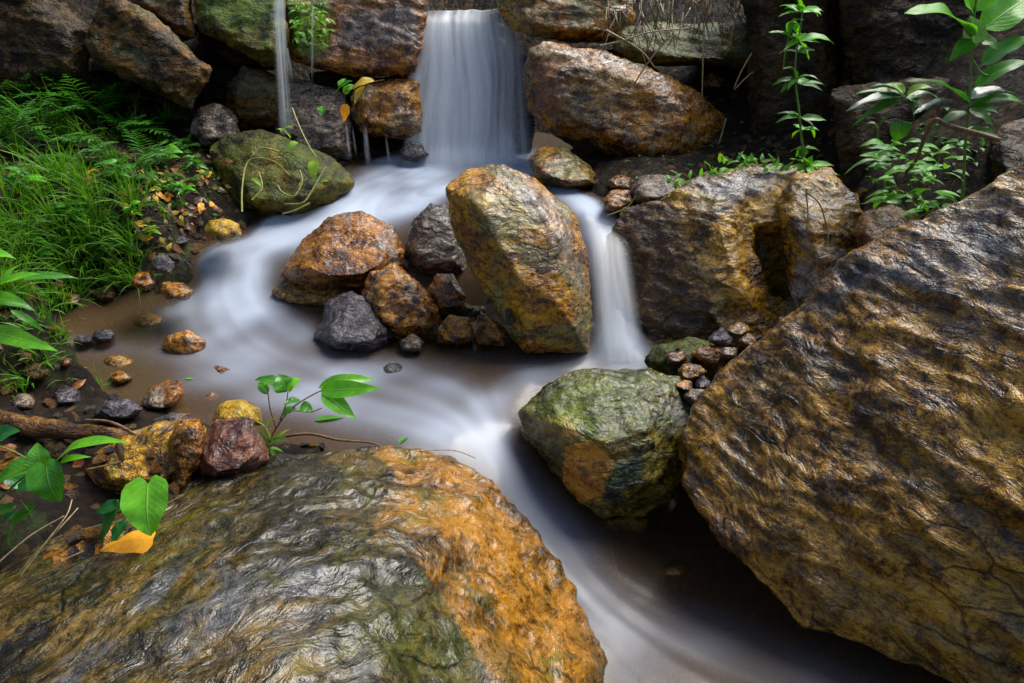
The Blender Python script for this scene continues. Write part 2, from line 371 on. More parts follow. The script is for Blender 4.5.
# ---------------------------------------------------------------- rock materials
M = {}
M['slab'] = rock_mat('brown_wavy_rock', (.030, .017, .005), (.165, .098, .024), (.40, .28, .12), strata=(.65, .30, .70), stretch=2.4, scale=1.0, bump=.85, rough=(.15, .42), seed=1, patch=(.20, .118, .028), patch_amt=.45)
M['fore'] = rock_mat('olive_grey_rock', (.009, .008, .004), (.036, .029, .011), (.105, .082, .040), strata=(.80, -.50, .15), stretch=2.0, scale=1.0, moss=.25, mosscol=(.05, .058, .006), bump=.75, rough=(.12, .4), seed=2, patch=(.055, .058, .062), patch_amt=.38)
M['gold'] = rock_mat('golden_ochre_rock', (.05, .022, .006), (.24, .125, .026), (.46, .30, .10), stretch=1.8, bump=1.0, scale=1.4, rough=(.16, .42), seed=3, patch=(.17, .155, .035), patch_amt=.5, speck=.55)
M['brown'] = rock_mat('red_brown_rock', (.035, .014, .006), (.14, .062, .020), (.33, .185, .08), stretch=1.6, scale=1.8, seed=4, patch=(.22, .17, .13), patch_amt=.42, rough=(.12, .38))
M['rough'] = rock_mat('ochre_flecked_rock', (.03, .014, .005), (.18, .085, .022), (.42, .25, .09), stretch=1.5, scale=1.9, seed=5, patch=(.30, .20, .10), patch_amt=.45, rough=(.12, .36), speck=.7)
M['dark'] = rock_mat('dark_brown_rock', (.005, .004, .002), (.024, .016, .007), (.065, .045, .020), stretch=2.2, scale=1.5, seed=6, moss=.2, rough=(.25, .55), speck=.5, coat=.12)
M['dim'] = rock_mat('brown_weathered_rock', (.010, .006, .003), (.052, .031, .011), (.13, .085, .032), stretch=2.0, scale=1.5, seed=7, rough=(.3, .6), patch=(.12, .11, .05), patch_amt=.42, moss=.1, coat=.12)
M['grey'] = rock_mat('wet_grey_rock', (.015, .013, .013), (.070, .060, .055), (.24, .22, .21), stretch=2.8, scale=1.6, seed=8, rough=(.1, .35), patch=(.12, .07, .03), patch_amt=.4)
M['blue'] = rock_mat('wet_blue_black_rock', (.010, .010, .014), (.035, .035, .048), (.13, .13, .17), stretch=2.2, scale=2.2, seed=9, rough=(.06, .25), bump=1.3)
M['mossy'] = rock_mat('mossy_green_rock', (.010, .011, .004), (.050, .046, .010), (.13, .12, .03), scale=1.5, seed=10, moss=.85, mosscol=(.028, .05, .006), rough=(.35, .7), stretch=1.6, coat=.12)
M['green'] = rock_mat('green_algae_rock', (.014, .016, .006), (.075, .070, .016), (.19, .17, .06), scale=1.3, seed=11, moss=.75, mosscol=(.048, .078, .009), rough=(.15, .42), stretch=1.8)
M['multi'] = rock_mat('weathered_banded_rock', (.03, .018, .006), (.19, .12, .032), (.44, .31, .12), stretch=2.4, scale=1.5, seed=12, patch=(.22, .21, .20), patch_amt=.3, moss=.15)
M['russet'] = rock_mat('dark_russet_rock', (.035, .013, .006), (.085, .040, .014), (.15, .08, .03), stretch=1.3, scale=1.6, seed=13, rough=(.3, .55), bump=.7)
M['purple'] = rock_mat('purple_brown_rock', (.020, .008, .007), (.075, .030, .024), (.17, .09, .07), scale=2.4, stretch=2.2, seed=14, rough=(.2, .45), bump=1.2)
M['yellow'] = rock_mat('yellow_lichen_rock', (.08, .05, .012), (.26, .18, .04), (.42, .33, .12), scale=2.2, stretch=1.3, seed=15, rough=(.3, .6))
M['tan'] = rock_mat('tan_pebble', (.06, .035, .015), (.24, .16, .08), (.45, .34, .20), scale=2.4, stretch=1.4, seed=16, rough=(.15, .4))
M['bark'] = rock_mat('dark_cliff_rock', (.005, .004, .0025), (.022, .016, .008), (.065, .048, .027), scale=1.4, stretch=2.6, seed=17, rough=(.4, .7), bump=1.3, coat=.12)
M['root'] = rock_mat('wet_dead_wood', (.022, .011, .005), (.10, .052, .022), (.22, .14, .07), scale=2.5, stretch=5, seed=18, rough=(.25, .5))

ORANGE, MOSSC, GREYC, TEAL, OLIVE, YEL, DARK, BLUEG = (.40, .17, .010), (.085, .13, .012), (.25, .24, .23), (.012, .045, .035), (.15, .14, .02), (.50, .27, .02), (.02, .015, .01), (.16, .17, .20)

# ---------------------------------------------------------------- the big boulders
fz = lambda px, py, z: P(px, py, z=z)
def zp(L): return [fz(*a) for a in L]
fg = zp([(-60, 600, .26), (40, 548, .30), (110, 514, .32), (180, 486, .35), (275, 457, .37), (395, 446, .36), (452, 449, .34), (492, 476, .28), (522, 520, .19), (556, 565, .10), (588, 615, .02), (604, 655, -.03), (592, 730, -.06),
         (300, 530, .46), (420, 500, .40), (462, 560, .33), (500, 640, .20), (440, 640, .36), (200, 600, .50), (0, 640, .44), (280, 650, .52), (330, 760, .50), (-120, 760, .40), (500, 760, .22), (100, 760, .50)])
base = [np.array([p[0] * .97, p[1] * 1.0, -.25]) for p in fg[6:14]] + [np.array([-1.2, 1.0, -.1]), np.array([-1.1, 1.6, -.1]), np.array([-1.0, .5, -.1]), np.array([.1, .45, -.2])]
make_rock('boulder', 'huge smooth wet boulder filling the bottom left, olive grey with a broad orange right flank', [fg + base], M['fore'], voxel=.0075, smooth=14, amp=.030, freq=3.0,
          strata=(-.35, .75, .35), sratio=3.2, ridge=.008, samp=.007, sfreq=5, fine=.004, seed=3, cat='boulder',
          paint=[([(400, 446), (452, 449), (495, 480), (530, 530), (560, 570), (604, 650), (600, 700), (530, 700), (480, 640), (440, 560), (410, 500)], ORANGE, 150, 1.0),
                 ([(330, 540), (420, 560), (480, 640), (500, 700), (380, 720), (320, 620)], (.042, .050, .005), 90, .85),
                 ([(180, 480), (350, 450), (420, 470), (330, 540), (120, 570), (0, 600), (0, 560)], (.038, .030, .007), 90, .85),
                 ([(245, 560), (350, 520), (390, 600), (350, 690), (200, 690)], (.05, .052, .056), 100, .6)])
sl = [(1110, 105, 1.72), (1024, 163, 1.75), (940, 208, 1.80), (862, 256, 1.85), (795, 316, 1.88), (742, 352, 1.88), (702, 392, 1.84), (680, 438, 1.75), (684, 482, 1.64), (720, 532, 1.50), (757, 580, 1.40), (802, 627, 1.32),
      (905, 668, 1.20), (1010, 705, 1.10), (1150, 760, .95)]
ex = [(1150, 300, 1.45), (1230, 500, 1.05), (1060, 450, 1.30), (900, 400, 1.60), (800, 430, 1.64), (850, 540, 1.44), (980, 560, 1.24), (1040, 640, 1.08), (960, 280, 1.72), (760, 420, 1.72)]
make_rock('boulder', 'massive tilted brown slab with wavy ridges filling the right side of the stream', [hull_pts(sl, 0, thick=.55, bulge=0, back=.85, extra=ex)], M['slab'], voxel=.0075, smooth=8, amp=.035, freq=3.0,
          strata=(.65, .30, .70), ridge=.020, rfreq=2.4, sratio=3.0, samp=.010, sfreq=4.6, fine=.004, seed=8, cat='boulder',
          paint=[([(1030, 150), (1030, 300), (980, 330), (900, 300), (820, 310), (740, 350), (800, 300), (862, 250)], (.15, .155, .17), 90, .75),
                 ([(680, 400), (740, 380), (800, 470), (860, 560), (930, 640), (860, 650), (760, 580), (690, 500)], (.25, .135, .014), 100, .75)])
cr = [(446, 187, 2.66), (468, 169, 2.72), (505, 163, 2.72), (536, 178, 2.72), (574, 213, 2.68), (590, 258, 2.58), (593, 318, 2.52), (590, 356, 2.46), (525, 356, 2.40), (500, 322, 2.44), (470, 268, 2.52), (451, 225, 2.6)]
make_rock('boulder', 'tall upright golden boulder standing in the middle of the cascade', [hull_pts(cr, 0, thick=.26, bulge=0, extra=[(478, 205, 2.50), (536, 200, 2.56), (552, 300, 2.36), (575, 330, 2.38), (520, 280, 2.36), (560, 240, 2.46), (530, 345, 2.36)])],
          M['gold'], voxel=.009, smooth=4, amp=.010, freq=4, strata=(.5, -.2, .4), sratio=2, samp=.010, seed=12, cat='boulder', chips=.008,
          paint=[([(520, 168), (570, 210), (590, 260), (590, 310), (560, 270), (535, 220), (505, 190)], (.34, .29, .25), 22, .75), ([(575, 225), (600, 260), (600, 330), (582, 300)], (.36, .15, .05), 14, .7),
                 ([(450, 185), (500, 168), (530, 200), (540, 260), (480, 250)], (.20, .17, .04), 20, .6)])
gb = [(520, 412, 1.93), (545, 386, 1.98), (590, 368, 2.04), (640, 366, 2.06), (680, 377, 2.04), (694, 408, 1.98), (690, 440, 1.92), (680, 500, 1.80), (640, 516, 1.76), (605, 516, 1.75), (576, 500, 1.77), (548, 462, 1.84), (524, 440, 1.90)]
make_rock('boulder', 'rounded green algae covered boulder with a golden orange patch low on its front', [hull_pts(gb, 0, thick=.28, bulge=0, extra=[(560, 425, 1.78), (600, 440, 1.72), (650, 430, 1.76), (600, 400, 1.86), (650, 395, 1.90), (612, 490, 1.68), (660, 480, 1.72), (580, 470, 1.72)])],
          M['green'], voxel=.0075, smooth=5, amp=.020, freq=5, samp=.010, seed=21, cat='boulder', chips=.010,
          paint=[([(566, 448), (590, 440), (614, 462), (600, 500), (572, 502), (563, 480)], (.62, .27, .014), 3, 1.25), ([(615, 465), (640, 450), (645, 470), (615, 500), (602, 502)], TEAL, 10, .9),
                 ([(522, 410), (545, 395), (565, 410), (560, 440), (530, 440)], (.26, .18, .03), 14, .8), ([(560, 410), (585, 415), (580, 440), (560, 440)], (.38, .24, .04), 8, .8),
                 ([(600, 425), (625, 415), (650, 430), (640, 460), (610, 460)], (.20, .15, .03), 10, .8), ([(655, 400), (695, 385), (695, 440), (660, 440)], (.26, .25, .24), 18, .6)])
# banded boulder between the right hand fall and the slab: several lobes
h1 = hull_pts([(607, 236, 2.84), (624, 208, 2.88), (676, 190, 2.80), (700, 240, 2.66), (728, 310, 2.54), (708, 352, 2.48), (650, 352, 2.54), (625, 302, 2.70)], 0, thick=.4, bulge=0, extra=[(690, 260, 2.60), (650, 250, 2.74), (700, 310, 2.52)])
h2 = hull_pts([(674, 190, 2.82), (700, 178, 2.86), (745, 176, 2.84), (750, 225, 2.72), (760, 300, 2.56), (778, 346, 2.46), (735, 350, 2.44), (706, 310, 2.50), (690, 250, 2.62)], 0, thick=.4, bulge=0, extra=[(725, 240, 2.58), (745, 290, 2.50), (715, 215, 2.66)])
h3 = hull_pts([(776, 205, 2.76), (795, 172, 2.80), (835, 176, 2.78), (857, 200, 2.70), (862, 240, 2.60), (850, 290, 2.46), (806, 338, 2.40), (790, 316, 2.48), (808, 280, 2.54), (806, 250, 2.62)], 0, thick=.4, bulge=0, extra=[(815, 230, 2.52), (820, 270, 2.46), (790, 215, 2.62), (840, 210, 2.62)])
h4 = hull_pts([(665, 196, 2.95), (700, 176, 3.0), (775, 160, 3.05), (830, 166, 3.0), (858, 195, 2.9), (850, 230, 2.95), (720, 230, 2.95)], 0, thick=.3, bulge=.0)
h5 = hull_pts([(735, 350, 2.56), (735, 300, 2.60), (760, 292, 2.60), (800, 300, 2.56), (820, 330, 2.50), (800, 346, 2.48)], 0, thick=.4, bulge=.03)
h6 = hull_pts([(735, 172), (835, 172), (845, 225), (800, 236), (740, 232)], 2.80, tilt=.12, thick=.4, bulge=.03)
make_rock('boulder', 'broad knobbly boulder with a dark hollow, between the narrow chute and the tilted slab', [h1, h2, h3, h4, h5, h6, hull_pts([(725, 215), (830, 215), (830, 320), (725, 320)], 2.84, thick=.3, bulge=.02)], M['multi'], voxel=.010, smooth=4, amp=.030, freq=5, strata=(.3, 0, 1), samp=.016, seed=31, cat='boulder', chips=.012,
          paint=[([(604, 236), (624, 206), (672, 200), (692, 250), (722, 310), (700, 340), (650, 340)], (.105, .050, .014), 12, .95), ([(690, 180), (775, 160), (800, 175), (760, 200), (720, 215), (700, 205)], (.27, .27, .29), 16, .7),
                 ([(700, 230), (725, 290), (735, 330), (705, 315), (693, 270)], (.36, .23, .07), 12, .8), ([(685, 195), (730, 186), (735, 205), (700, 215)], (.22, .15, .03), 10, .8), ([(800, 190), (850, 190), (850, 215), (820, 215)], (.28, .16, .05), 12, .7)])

# ---------------------------------------------------------------- middle stones
def stone(name, label, ol, Y, mat, grow=1.0, **k):
    cx_, cy_ = np.mean([p[0] for p in ol]), np.mean([p[1] for p in ol])
    ol = [(cx_ + (p[0] - cx_) * grow, cy_ + (p[1] - cy_) * grow) for p in ol]
    hk = {q: k.pop(q) for q in ('tilt', 'bulge', 'thick', 'shrink', 'back', 'extra') if q in k}
    k.setdefault('voxel', .010); k.setdefault('smooth', 3); k.setdefault('chips', .006); k.setdefault('amp', .016); k.setdefault('freq', 7); k.setdefault('samp', .008)
    k.setdefault('seed', int(abs(ol[0][0] * 7 + ol[0][1])) % 997)
    return make_rock(name, label, [hull_pts(ol, Y, **hk)], M[mat], **k)
stone('rock', 'brown rounded rock at the stream edge, left of the tall golden boulder', [(280, 276), (300, 240), (328, 216), (362, 210), (394, 226), (407, 250), (402, 270), (370, 290), (310, 292)], 2.92, 'brown', tilt=.22, bulge=.14, thick=.25, shrink=.6, voxel=.008, freq=6, chips=.006)
stone('rock', 'dark grey pointed rock wedged between the brown rock and the golden boulder', [(404, 258), (410, 225), (430, 204), (450, 206), (462, 240), (466, 275), (425, 278)], 3.0, 'grey', tilt=.12, bulge=.09, thick=.2, voxel=.009)
stone('rock', 'wet ochre flecked rock below the brown rock in the dark nook', [(360, 300), (371, 272), (394, 264), (420, 282), (440, 310), (442, 338), (402, 342), (374, 330)], 2.66, 'rough', tilt=.12, bulge=.10, thick=.2, voxel=.007, samp=.012)
stone('rock', 'small smooth brown rock resting deep in the dark nook', [(427, 290), (436, 273), (452, 275), (466, 296), (464, 314), (440, 315)], 2.72, 'brown', tilt=.05, bulge=.05, thick=.12, smooth=6, voxel=.007, amp=.008)
stone('rock', 'glossy blue black rock at the edge of the middle pool', [(314, 338), (328, 302), (350, 290), (376, 304), (394, 334), (378, 352), (330, 354)], 2.58, 'blue', tilt=.16, bulge=.10, thick=.2, voxel=.007, samp=.014)
stone('rock', 'flat pale ochre rock awash beside the brown rock', [(272, 292), (290, 280), (330, 284), (352, 292), (340, 306), (290, 304)], 2.80, 'tan', tilt=.12, bulge=.02, thick=.15, voxel=.008, amp=.01)
for i, (ol, yy, mt, lb) in enumerate([
    ([(435, 330), (450, 316), (470, 318), (476, 340), (455, 346), (438, 344)], 2.52, 'rough', 'broken ochre stone at the foot of the dark nook, nearest the pool on the left'),
    ([(470, 322), (490, 316), (508, 330), (506, 346), (478, 346)], 2.50, 'rough', 'broken flecked stone touching the foot of the tall golden boulder'),
    ([(398, 340), (412, 334), (424, 342), (420, 352), (402, 352)], 2.46, 'grey', 'small flat dark pebble lying in the pool in front of the ochre flecked rock'),
    ([(382, 368), (392, 361), (404, 366), (402, 375), (386, 376)], 2.33, 'blue', 'tiny dark pebble breaking the surface of the middle pool'),
    ([(455, 300), (480, 305), (500, 330), (480, 335), (458, 322)], 2.70, 'dark', 'dark stone behind the broken stones in the nook'),
    ]):
    stone('stone', lb, ol, yy, mt, tilt=.04, bulge=.03, thick=.10, voxel=.006, amp=.010, freq=12, samp=.006, cat='stone')
stone('rock', 'small golden dome shaped rock at the foot of the waterfall, right side', [(528, 158), (545, 146), (565, 147), (590, 166), (606, 188), (570, 190), (535, 180)], 3.55, 'gold', tilt=.2, bulge=.12, thick=.2, smooth=7, voxel=.010)
stone('rock', 'grey brown rock behind the top of the narrow chute', [(630, 192), (638, 176), (660, 172), (684, 178), (690, 196), (660, 205), (636, 204)], 3.15, 'grey', tilt=.15, bulge=.08, thick=.2)
stone('stone', 'small ochre stone beside the top of the narrow chute', [(600, 200), (612, 188), (628, 190), (636, 204), (620, 212), (604, 210)], 3.1, 'rough', tilt=.06, bulge=.04, thick=.12, cat='stone', voxel=.009)
stone('stone', 'small reddish stone just below the grey rock by the chute', [(612, 190), (606, 180), (622, 172), (636, 178), (634, 192)], 3.25, 'brown', tilt=.06, bulge=.04, thick=.12, cat='stone', voxel=.009)
stone('rock', 'smooth brown rock half hidden behind the top edge of the slab', [(852, 232), (862, 212), (890, 206), (918, 214), (925, 240), (890, 256), (860, 252)], 2.55, 'brown', tilt=.10, bulge=.08, thick=.2, smooth=8)
stone('rock', 'low mossy rock tucked behind the green boulder', [(642, 362), (655, 345), (690, 336), (714, 342), (724, 372), (700, 396), (660, 380)], 2.20, 'mossy', tilt=.10, bulge=.05, thick=.18, voxel=.008)
for i, (cx, cy, rr, yy, mt, lb) in enumerate([
    (712, 354, 14, 2.13, 'brown', 'brown oval pebble in the gap above the green boulder'), (690, 372, 12, 2.06, 'tan', 'pale tan pebble in the gap right of the green boulder'),
    (703, 384, 9, 2.02, 'blue', 'dark glossy pebble beside the pale tan pebble'), (722, 338, 11, 2.16, 'blue', 'black wet pebble at the top of the gap'),
    (738, 330, 10, 2.2, 'tan', 'rust pink pebble wedged against the slab'), (694, 396, 9, 1.96, 'grey', 'grey pebble low in the gap between boulder and slab'),
    (748, 341, 9, 2.12, 'russet', 'reddish pebble against the slab'), (676, 358, 9, 2.14, 'russet', 'dark russet pebble on the low mossy rock'), (684, 386, 8, 1.99, 'brown', 'small brown pebble touching the green boulder'),
    (729, 352, 8, 2.1, 'grey', 'little grey pebble between black and reddish pebbles')]):
    rnd = random.Random(i + 5); rr *= 1.25
    ol = [(cx + rr * rnd.uniform(.62, 1.35) * math.cos(a), cy + rr * .68 * rnd.uniform(.65, 1.3) * math.sin(a)) for a in [k * .785 for k in range(8)]]
    stone('pebble', lb, ol, yy, mt, tilt=.03, bulge=.02, thick=.06, voxel=.0045, amp=.006, freq=12, samp=.004, chips=.006, cat='pebble', smooth=2)

# ---------------------------------------------------------------- the back wall of stones
wall = [
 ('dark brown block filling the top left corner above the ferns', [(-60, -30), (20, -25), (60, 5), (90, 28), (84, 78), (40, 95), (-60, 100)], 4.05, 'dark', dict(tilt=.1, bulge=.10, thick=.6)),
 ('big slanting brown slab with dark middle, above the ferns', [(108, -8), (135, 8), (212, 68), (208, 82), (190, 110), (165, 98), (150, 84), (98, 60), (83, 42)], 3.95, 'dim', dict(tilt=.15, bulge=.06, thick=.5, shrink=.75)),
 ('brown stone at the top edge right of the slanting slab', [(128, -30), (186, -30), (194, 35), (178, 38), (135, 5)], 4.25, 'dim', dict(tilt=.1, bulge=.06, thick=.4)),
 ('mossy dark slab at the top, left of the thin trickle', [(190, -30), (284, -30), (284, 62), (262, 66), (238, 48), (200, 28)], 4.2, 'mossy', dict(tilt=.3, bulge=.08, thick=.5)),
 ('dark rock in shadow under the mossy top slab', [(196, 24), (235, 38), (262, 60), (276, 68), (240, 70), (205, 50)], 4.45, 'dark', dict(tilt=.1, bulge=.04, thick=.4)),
 ('blocky brown stone left of the thin trickle', [(224, 84), (244, 66), (276, 78), (284, 90), (278, 126), (240, 128), (228, 118)], 4.15, 'dim', dict(tilt=.08, bulge=.08, thick=.4)),
 ('small grey stone in shadow below the slanting slab', [(192, 130), (200, 112), (216, 106), (232, 116), (238, 142), (205, 146)], 3.95, 'grey', dict(tilt=.1, bulge=.06, thick=.3)),
 ('wide reddish grey ledge stone left of the waterfall', [(286, 2), (340, -12), (424, -8), (420, 40), (416, 72), (360, 76), (318, 70), (290, 60)], 4.25, 'brown', dict(tilt=.15, bulge=.07, thick=.5, shrink=.8)),
 ('ochre brown block under the ledge, left of the waterfall', [(352, 96), (362, 82), (395, 78), (420, 82), (420, 130), (400, 136), (362, 132), (350, 118)], 4.1, 'rough', dict(tilt=.08, bulge=.08, thick=.4)),
 ('dark grey textured rock behind the thin trickle', [(280, 84), (300, 80), (342, 92), (352, 120), (350, 160), (300, 168), (276, 140)], 4.1, 'grey', dict(tilt=.15, bulge=.08, thick=.4)),
 ('mossy green boulder under the thin trickle, draped with vines', [(214, 150), (232, 138), (262, 133), (300, 146), (334, 162), (352, 182), (330, 205), (290, 216), (240, 214), (222, 190)], 3.6, 'mossy', dict(tilt=.25, bulge=.14, thick=.4)),
 ('golden stained block at the top, right of the waterfall', [(496, -40), (600, -40), (634, -20), (630, 20), (618, 44), (560, 42), (512, 32), (500, 12)], 4.15, 'gold', dict(tilt=.1, bulge=.10, thick=.5)),
 ('large ochre boulder right of the waterfall', [(527, 78), (534, 52), (556, 44), (600, 54), (690, 88), (722, 118), (716, 146), (694, 168), (640, 164), (600, 144), (556, 128), (532, 108)], 3.85, 'rough', dict(tilt=.12, bulge=.16, thick=.5, voxel=.011, chips=.01)),
 ('dark stone in the gap right of the waterfall', [(470, 62), (500, 50), (532, 62), (540, 100), (532, 150), (490, 155), (476, 110)], 4.35, 'blue', dict(tilt=.05, bulge=.04, thick=.3)),
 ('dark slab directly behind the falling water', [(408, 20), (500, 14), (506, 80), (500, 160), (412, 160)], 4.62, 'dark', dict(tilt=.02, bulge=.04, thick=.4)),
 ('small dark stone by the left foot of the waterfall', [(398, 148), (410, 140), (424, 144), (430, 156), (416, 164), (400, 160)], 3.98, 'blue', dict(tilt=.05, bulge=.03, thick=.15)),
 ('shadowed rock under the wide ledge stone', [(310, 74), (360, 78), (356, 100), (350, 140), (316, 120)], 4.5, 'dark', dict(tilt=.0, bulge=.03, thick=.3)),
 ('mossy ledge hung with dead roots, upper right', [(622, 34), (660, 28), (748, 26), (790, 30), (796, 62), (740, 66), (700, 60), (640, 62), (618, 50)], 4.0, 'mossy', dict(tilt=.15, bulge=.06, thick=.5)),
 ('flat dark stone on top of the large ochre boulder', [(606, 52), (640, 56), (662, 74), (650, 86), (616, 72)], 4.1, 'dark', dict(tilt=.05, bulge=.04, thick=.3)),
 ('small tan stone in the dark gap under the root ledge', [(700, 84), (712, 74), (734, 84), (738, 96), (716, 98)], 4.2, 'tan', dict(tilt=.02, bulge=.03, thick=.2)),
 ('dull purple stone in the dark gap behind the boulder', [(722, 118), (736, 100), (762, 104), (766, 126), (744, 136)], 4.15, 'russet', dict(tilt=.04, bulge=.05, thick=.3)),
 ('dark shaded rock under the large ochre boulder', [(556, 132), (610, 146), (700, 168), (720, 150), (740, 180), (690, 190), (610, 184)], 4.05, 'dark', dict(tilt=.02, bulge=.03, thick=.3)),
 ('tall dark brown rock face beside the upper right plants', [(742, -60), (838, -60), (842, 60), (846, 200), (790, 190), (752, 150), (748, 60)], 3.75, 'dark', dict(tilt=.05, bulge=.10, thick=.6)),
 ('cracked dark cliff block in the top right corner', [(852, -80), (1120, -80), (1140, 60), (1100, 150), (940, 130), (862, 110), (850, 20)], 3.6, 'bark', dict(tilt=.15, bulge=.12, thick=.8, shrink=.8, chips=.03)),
 ('lower dark cliff block behind the leafy plants', [(836, 90), (940, 90), (1060, 80), (1100, 200), (960, 225), (850, 225)], 3.2, 'bark', dict(tilt=.15, bulge=.06, thick=.6)),
 ('dark brown rock behind the top corner of the slab', [(985, 150), (1005, 124), (1040, 118), (1090, 130), (1080, 200), (1000, 200)], 2.6, 'dark', dict(tilt=.15, bulge=.06, thick=.4)),
]
for i, (lb, ol, yy, mt, kw) in enumerate(wall):
    kw.setdefault('voxel', .013)
    pt = []
    if i == 3: pt = [([(200, -20), (284, -20), (284, 25), (230, 30), (200, 15)], (.07, .13, .01), 14, .9)]
    if i == 7: pt = [([(288, 0), (330, 0), (332, 40), (318, 58), (292, 52)], (.11, .19, .012), 8, .95), ([(340, 10), (420, 0), (420, 50), (330, 50)], (.20, .15, .13), 14, .8)]
    if i == 11: pt = [([(505, 0), (560, 0), (556, 38), (512, 30)], (.40, .24, .07), 10, .7), ([(560, -20), (600, -20), (598, 30), (566, 34)], (.15, .12, .03), 12, .7)]
    if i == 12: pt = [([(530, 60), (560, 50), (566, 130), (530, 105)], (.30, .12, .04), 12, .8), ([(560, 55), (640, 75), (640, 110), (570, 100)], (.40, .24, .05), 20, .7)]
    if i == 17: pt = [([(622, 28), (790, 22), (794, 40), (622, 48)], (.10, .13, .015), 8, .9)]
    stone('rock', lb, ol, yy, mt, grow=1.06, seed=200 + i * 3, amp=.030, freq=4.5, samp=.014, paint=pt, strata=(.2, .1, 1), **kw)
# ---------------------------------------------------------------- water
flows = [  # (points in the picture, strength, half width in metres)
    ([(472, 158), (430, 176), (370, 200), (310, 224)], .97, .23), ([(310, 224), (262, 240), (225, 256), (222, 285), (232, 315)], .85, .15),
    ([(228, 300), (262, 340), (310, 362), (380, 384)], .45, .17), ([(370, 382), (440, 400), (478, 425)], .50, .12), ([(470, 420), (505, 465), (532, 505), (556, 550)], .60, .10),
    ([(550, 540), (590, 600), (625, 660), (660, 740)], .46, .12),
    ([(450, 156), (400, 178), (330, 210), (262, 226), (205, 244), (188, 262), (190, 300), (215, 345), (290, 385), (370, 412), (440, 428)], .62, .15),
    ([(330, 205), (370, 215), (410, 205), (440, 190)], .85, .15), ([(500, 165), (545, 172), (585, 192)], .9, .14),
    ([(400, 165), (440, 158), (480, 160), (520, 160)], .97, .20),
    ([(250, 262), (250, 290), (262, 315), (300, 335)], .7, .09),
    ([(500, 158), (540, 176), (578, 198), (603, 222), (612, 262), (622, 310), (626, 352)], .95, .10),
    ([(640, 358), (600, 366), (545, 374), (505, 390), (484, 412), (492, 445), (520, 480), (545, 520), (575, 560)], .62, .085),
    ([(600, 356), (520, 362), (430, 368), (360, 366)], .25, .14),
    ([(320, 360), (400, 374), (440, 384), (474, 400), (488, 430)], .5, .08),
    ([(60, 345), (150, 352), (230, 372), (330, 398)], .34, .10),
    ([(200, 380), (300, 405), (400, 425), (450, 440)], .34, .12),
    ([(575, 585), (640, 630), (720, 655), (820, 690), (900, 740)], .42, .15),
    ([(600, 560), (660, 610), (740, 640), (860, 680)], .22, .12),
]
step = .011
wx, wy = np.arange(-2.0, 1.35, step), np.arange(.45, 4.8, step)
WX, WY = np.meshgrid(wx, wy); x, y = WX.ravel(), WY.ravel(); wz = water_z(x, y)
foam = np.zeros(len(x)); vx = np.zeros(len(x)); vy = np.full(len(x), -1e-4)
for pts, s_, wd in flows:
    L = np.array([WP(*p)[:2] for p in pts]); one = np.zeros(len(x))
    for a, c in zip(L[:-1], L[1:]):
        ab = c - a; t = np.clip(((x - a[0]) * ab[0] + (y - a[1]) * ab[1]) / (ab @ ab + 1e-9), 0, 1)
        d = np.hypot(x - a[0] - t * ab[0], y - a[1] - t * ab[1]); g = np.exp(-(d / wd) ** 2)
        one = np.maximum(one, g); u = ab / (np.linalg.norm(ab) + 1e-9)
        g2 = np.exp(-(d / (wd * 1.3)) ** 2) ** 1.0 * s_ + 1e-5 / (.05 + d); vx += u[0] * g2; vy += u[1] * g2
    foam = 1 - (1 - foam) * (1 - s_ * one)
n_ = np.hypot(vx, vy) + 1e-9; vx /= n_; vy /= n_
rng = np.random.default_rng(3); H_, W_ = WX.shape
noise = rng.random((H_, W_)); noise = (noise + np.roll(noise, 1, 0) + np.roll(noise, 1, 1) + np.roll(noise, (1, 1), (0, 1))) / 4
coarse = fbm(np.stack([x * 16, y * 16, x * 0], 1), 3, 77).reshape(H_, W_)
def samp2(A, px_, py_):
    fx = np.clip((px_ - wx[0]) / step, 0, W_ - 1.001); fy = np.clip((py_ - wy[0]) / step, 0, H_ - 1.001); i = fx.astype(int); j = fy.astype(int); a = fx - i; c = fy - j
    return A[j, i] * (1 - a) * (1 - c) + A[j, i + 1] * a * (1 - c) + A[j + 1, i] * (1 - a) * c + A[j + 1, i + 1] * a * c
VX, VY = vx.reshape(H_, W_), vy.reshape(H_, W_); acc = np.zeros(len(x)); acc2 = np.zeros(len(x)); cnt = 0
for sgn in (1, -1):
    px_, py_ = x.copy(), y.copy()
    for k in range(34):
        acc += samp2(noise, px_, py_); acc2 += samp2(coarse, px_, py_); cnt += 1
        a, c = samp2(VX, px_, py_), samp2(VY, px_, py_); px_ += sgn * a * step * .9; py_ += sgn * c * step * .9
st1 = acc / cnt; st1 = (st1 - st1.mean()) / (st1.std() + 1e-9); st2 = acc2 / cnt; st2 = (st2 - st2.mean()) / (st2.std() + 1e-9)
streak = np.clip(.5 + .05 * st1 + .085 * st2, 0, 1)
broad = .5 + 1.1 * fbm(np.stack([x * 4, y * 4, x * 0], 1), 2, 79)
fm = np.clip(foam * (.58 + .38 * streak) * (.64 + .52 * broad), 0, 1)
gz = np.gradient(wz.reshape(H_, W_), step); slope = np.hypot(gz[0], gz[1]).ravel()
fm = np.clip(fm * (1 + .25 * np.clip(slope, 0, 1.5)), 0, 1)
for _ in range(2):
    A_ = np.pad(fm.reshape(H_, W_), 1, mode='edge'); fm = sum(A_[i:i + H_, j:j + W_] for i in range(3) for j in range(3)).ravel() / 9
fm = fm * np.interp(wz, [-.05, .25, .40, .60], [.62, .68, .86, 1.05])
wz2 = wz + (.0015 * (streak - .5) + .0006 * st2) * np.clip(foam + .15, 0, 1)
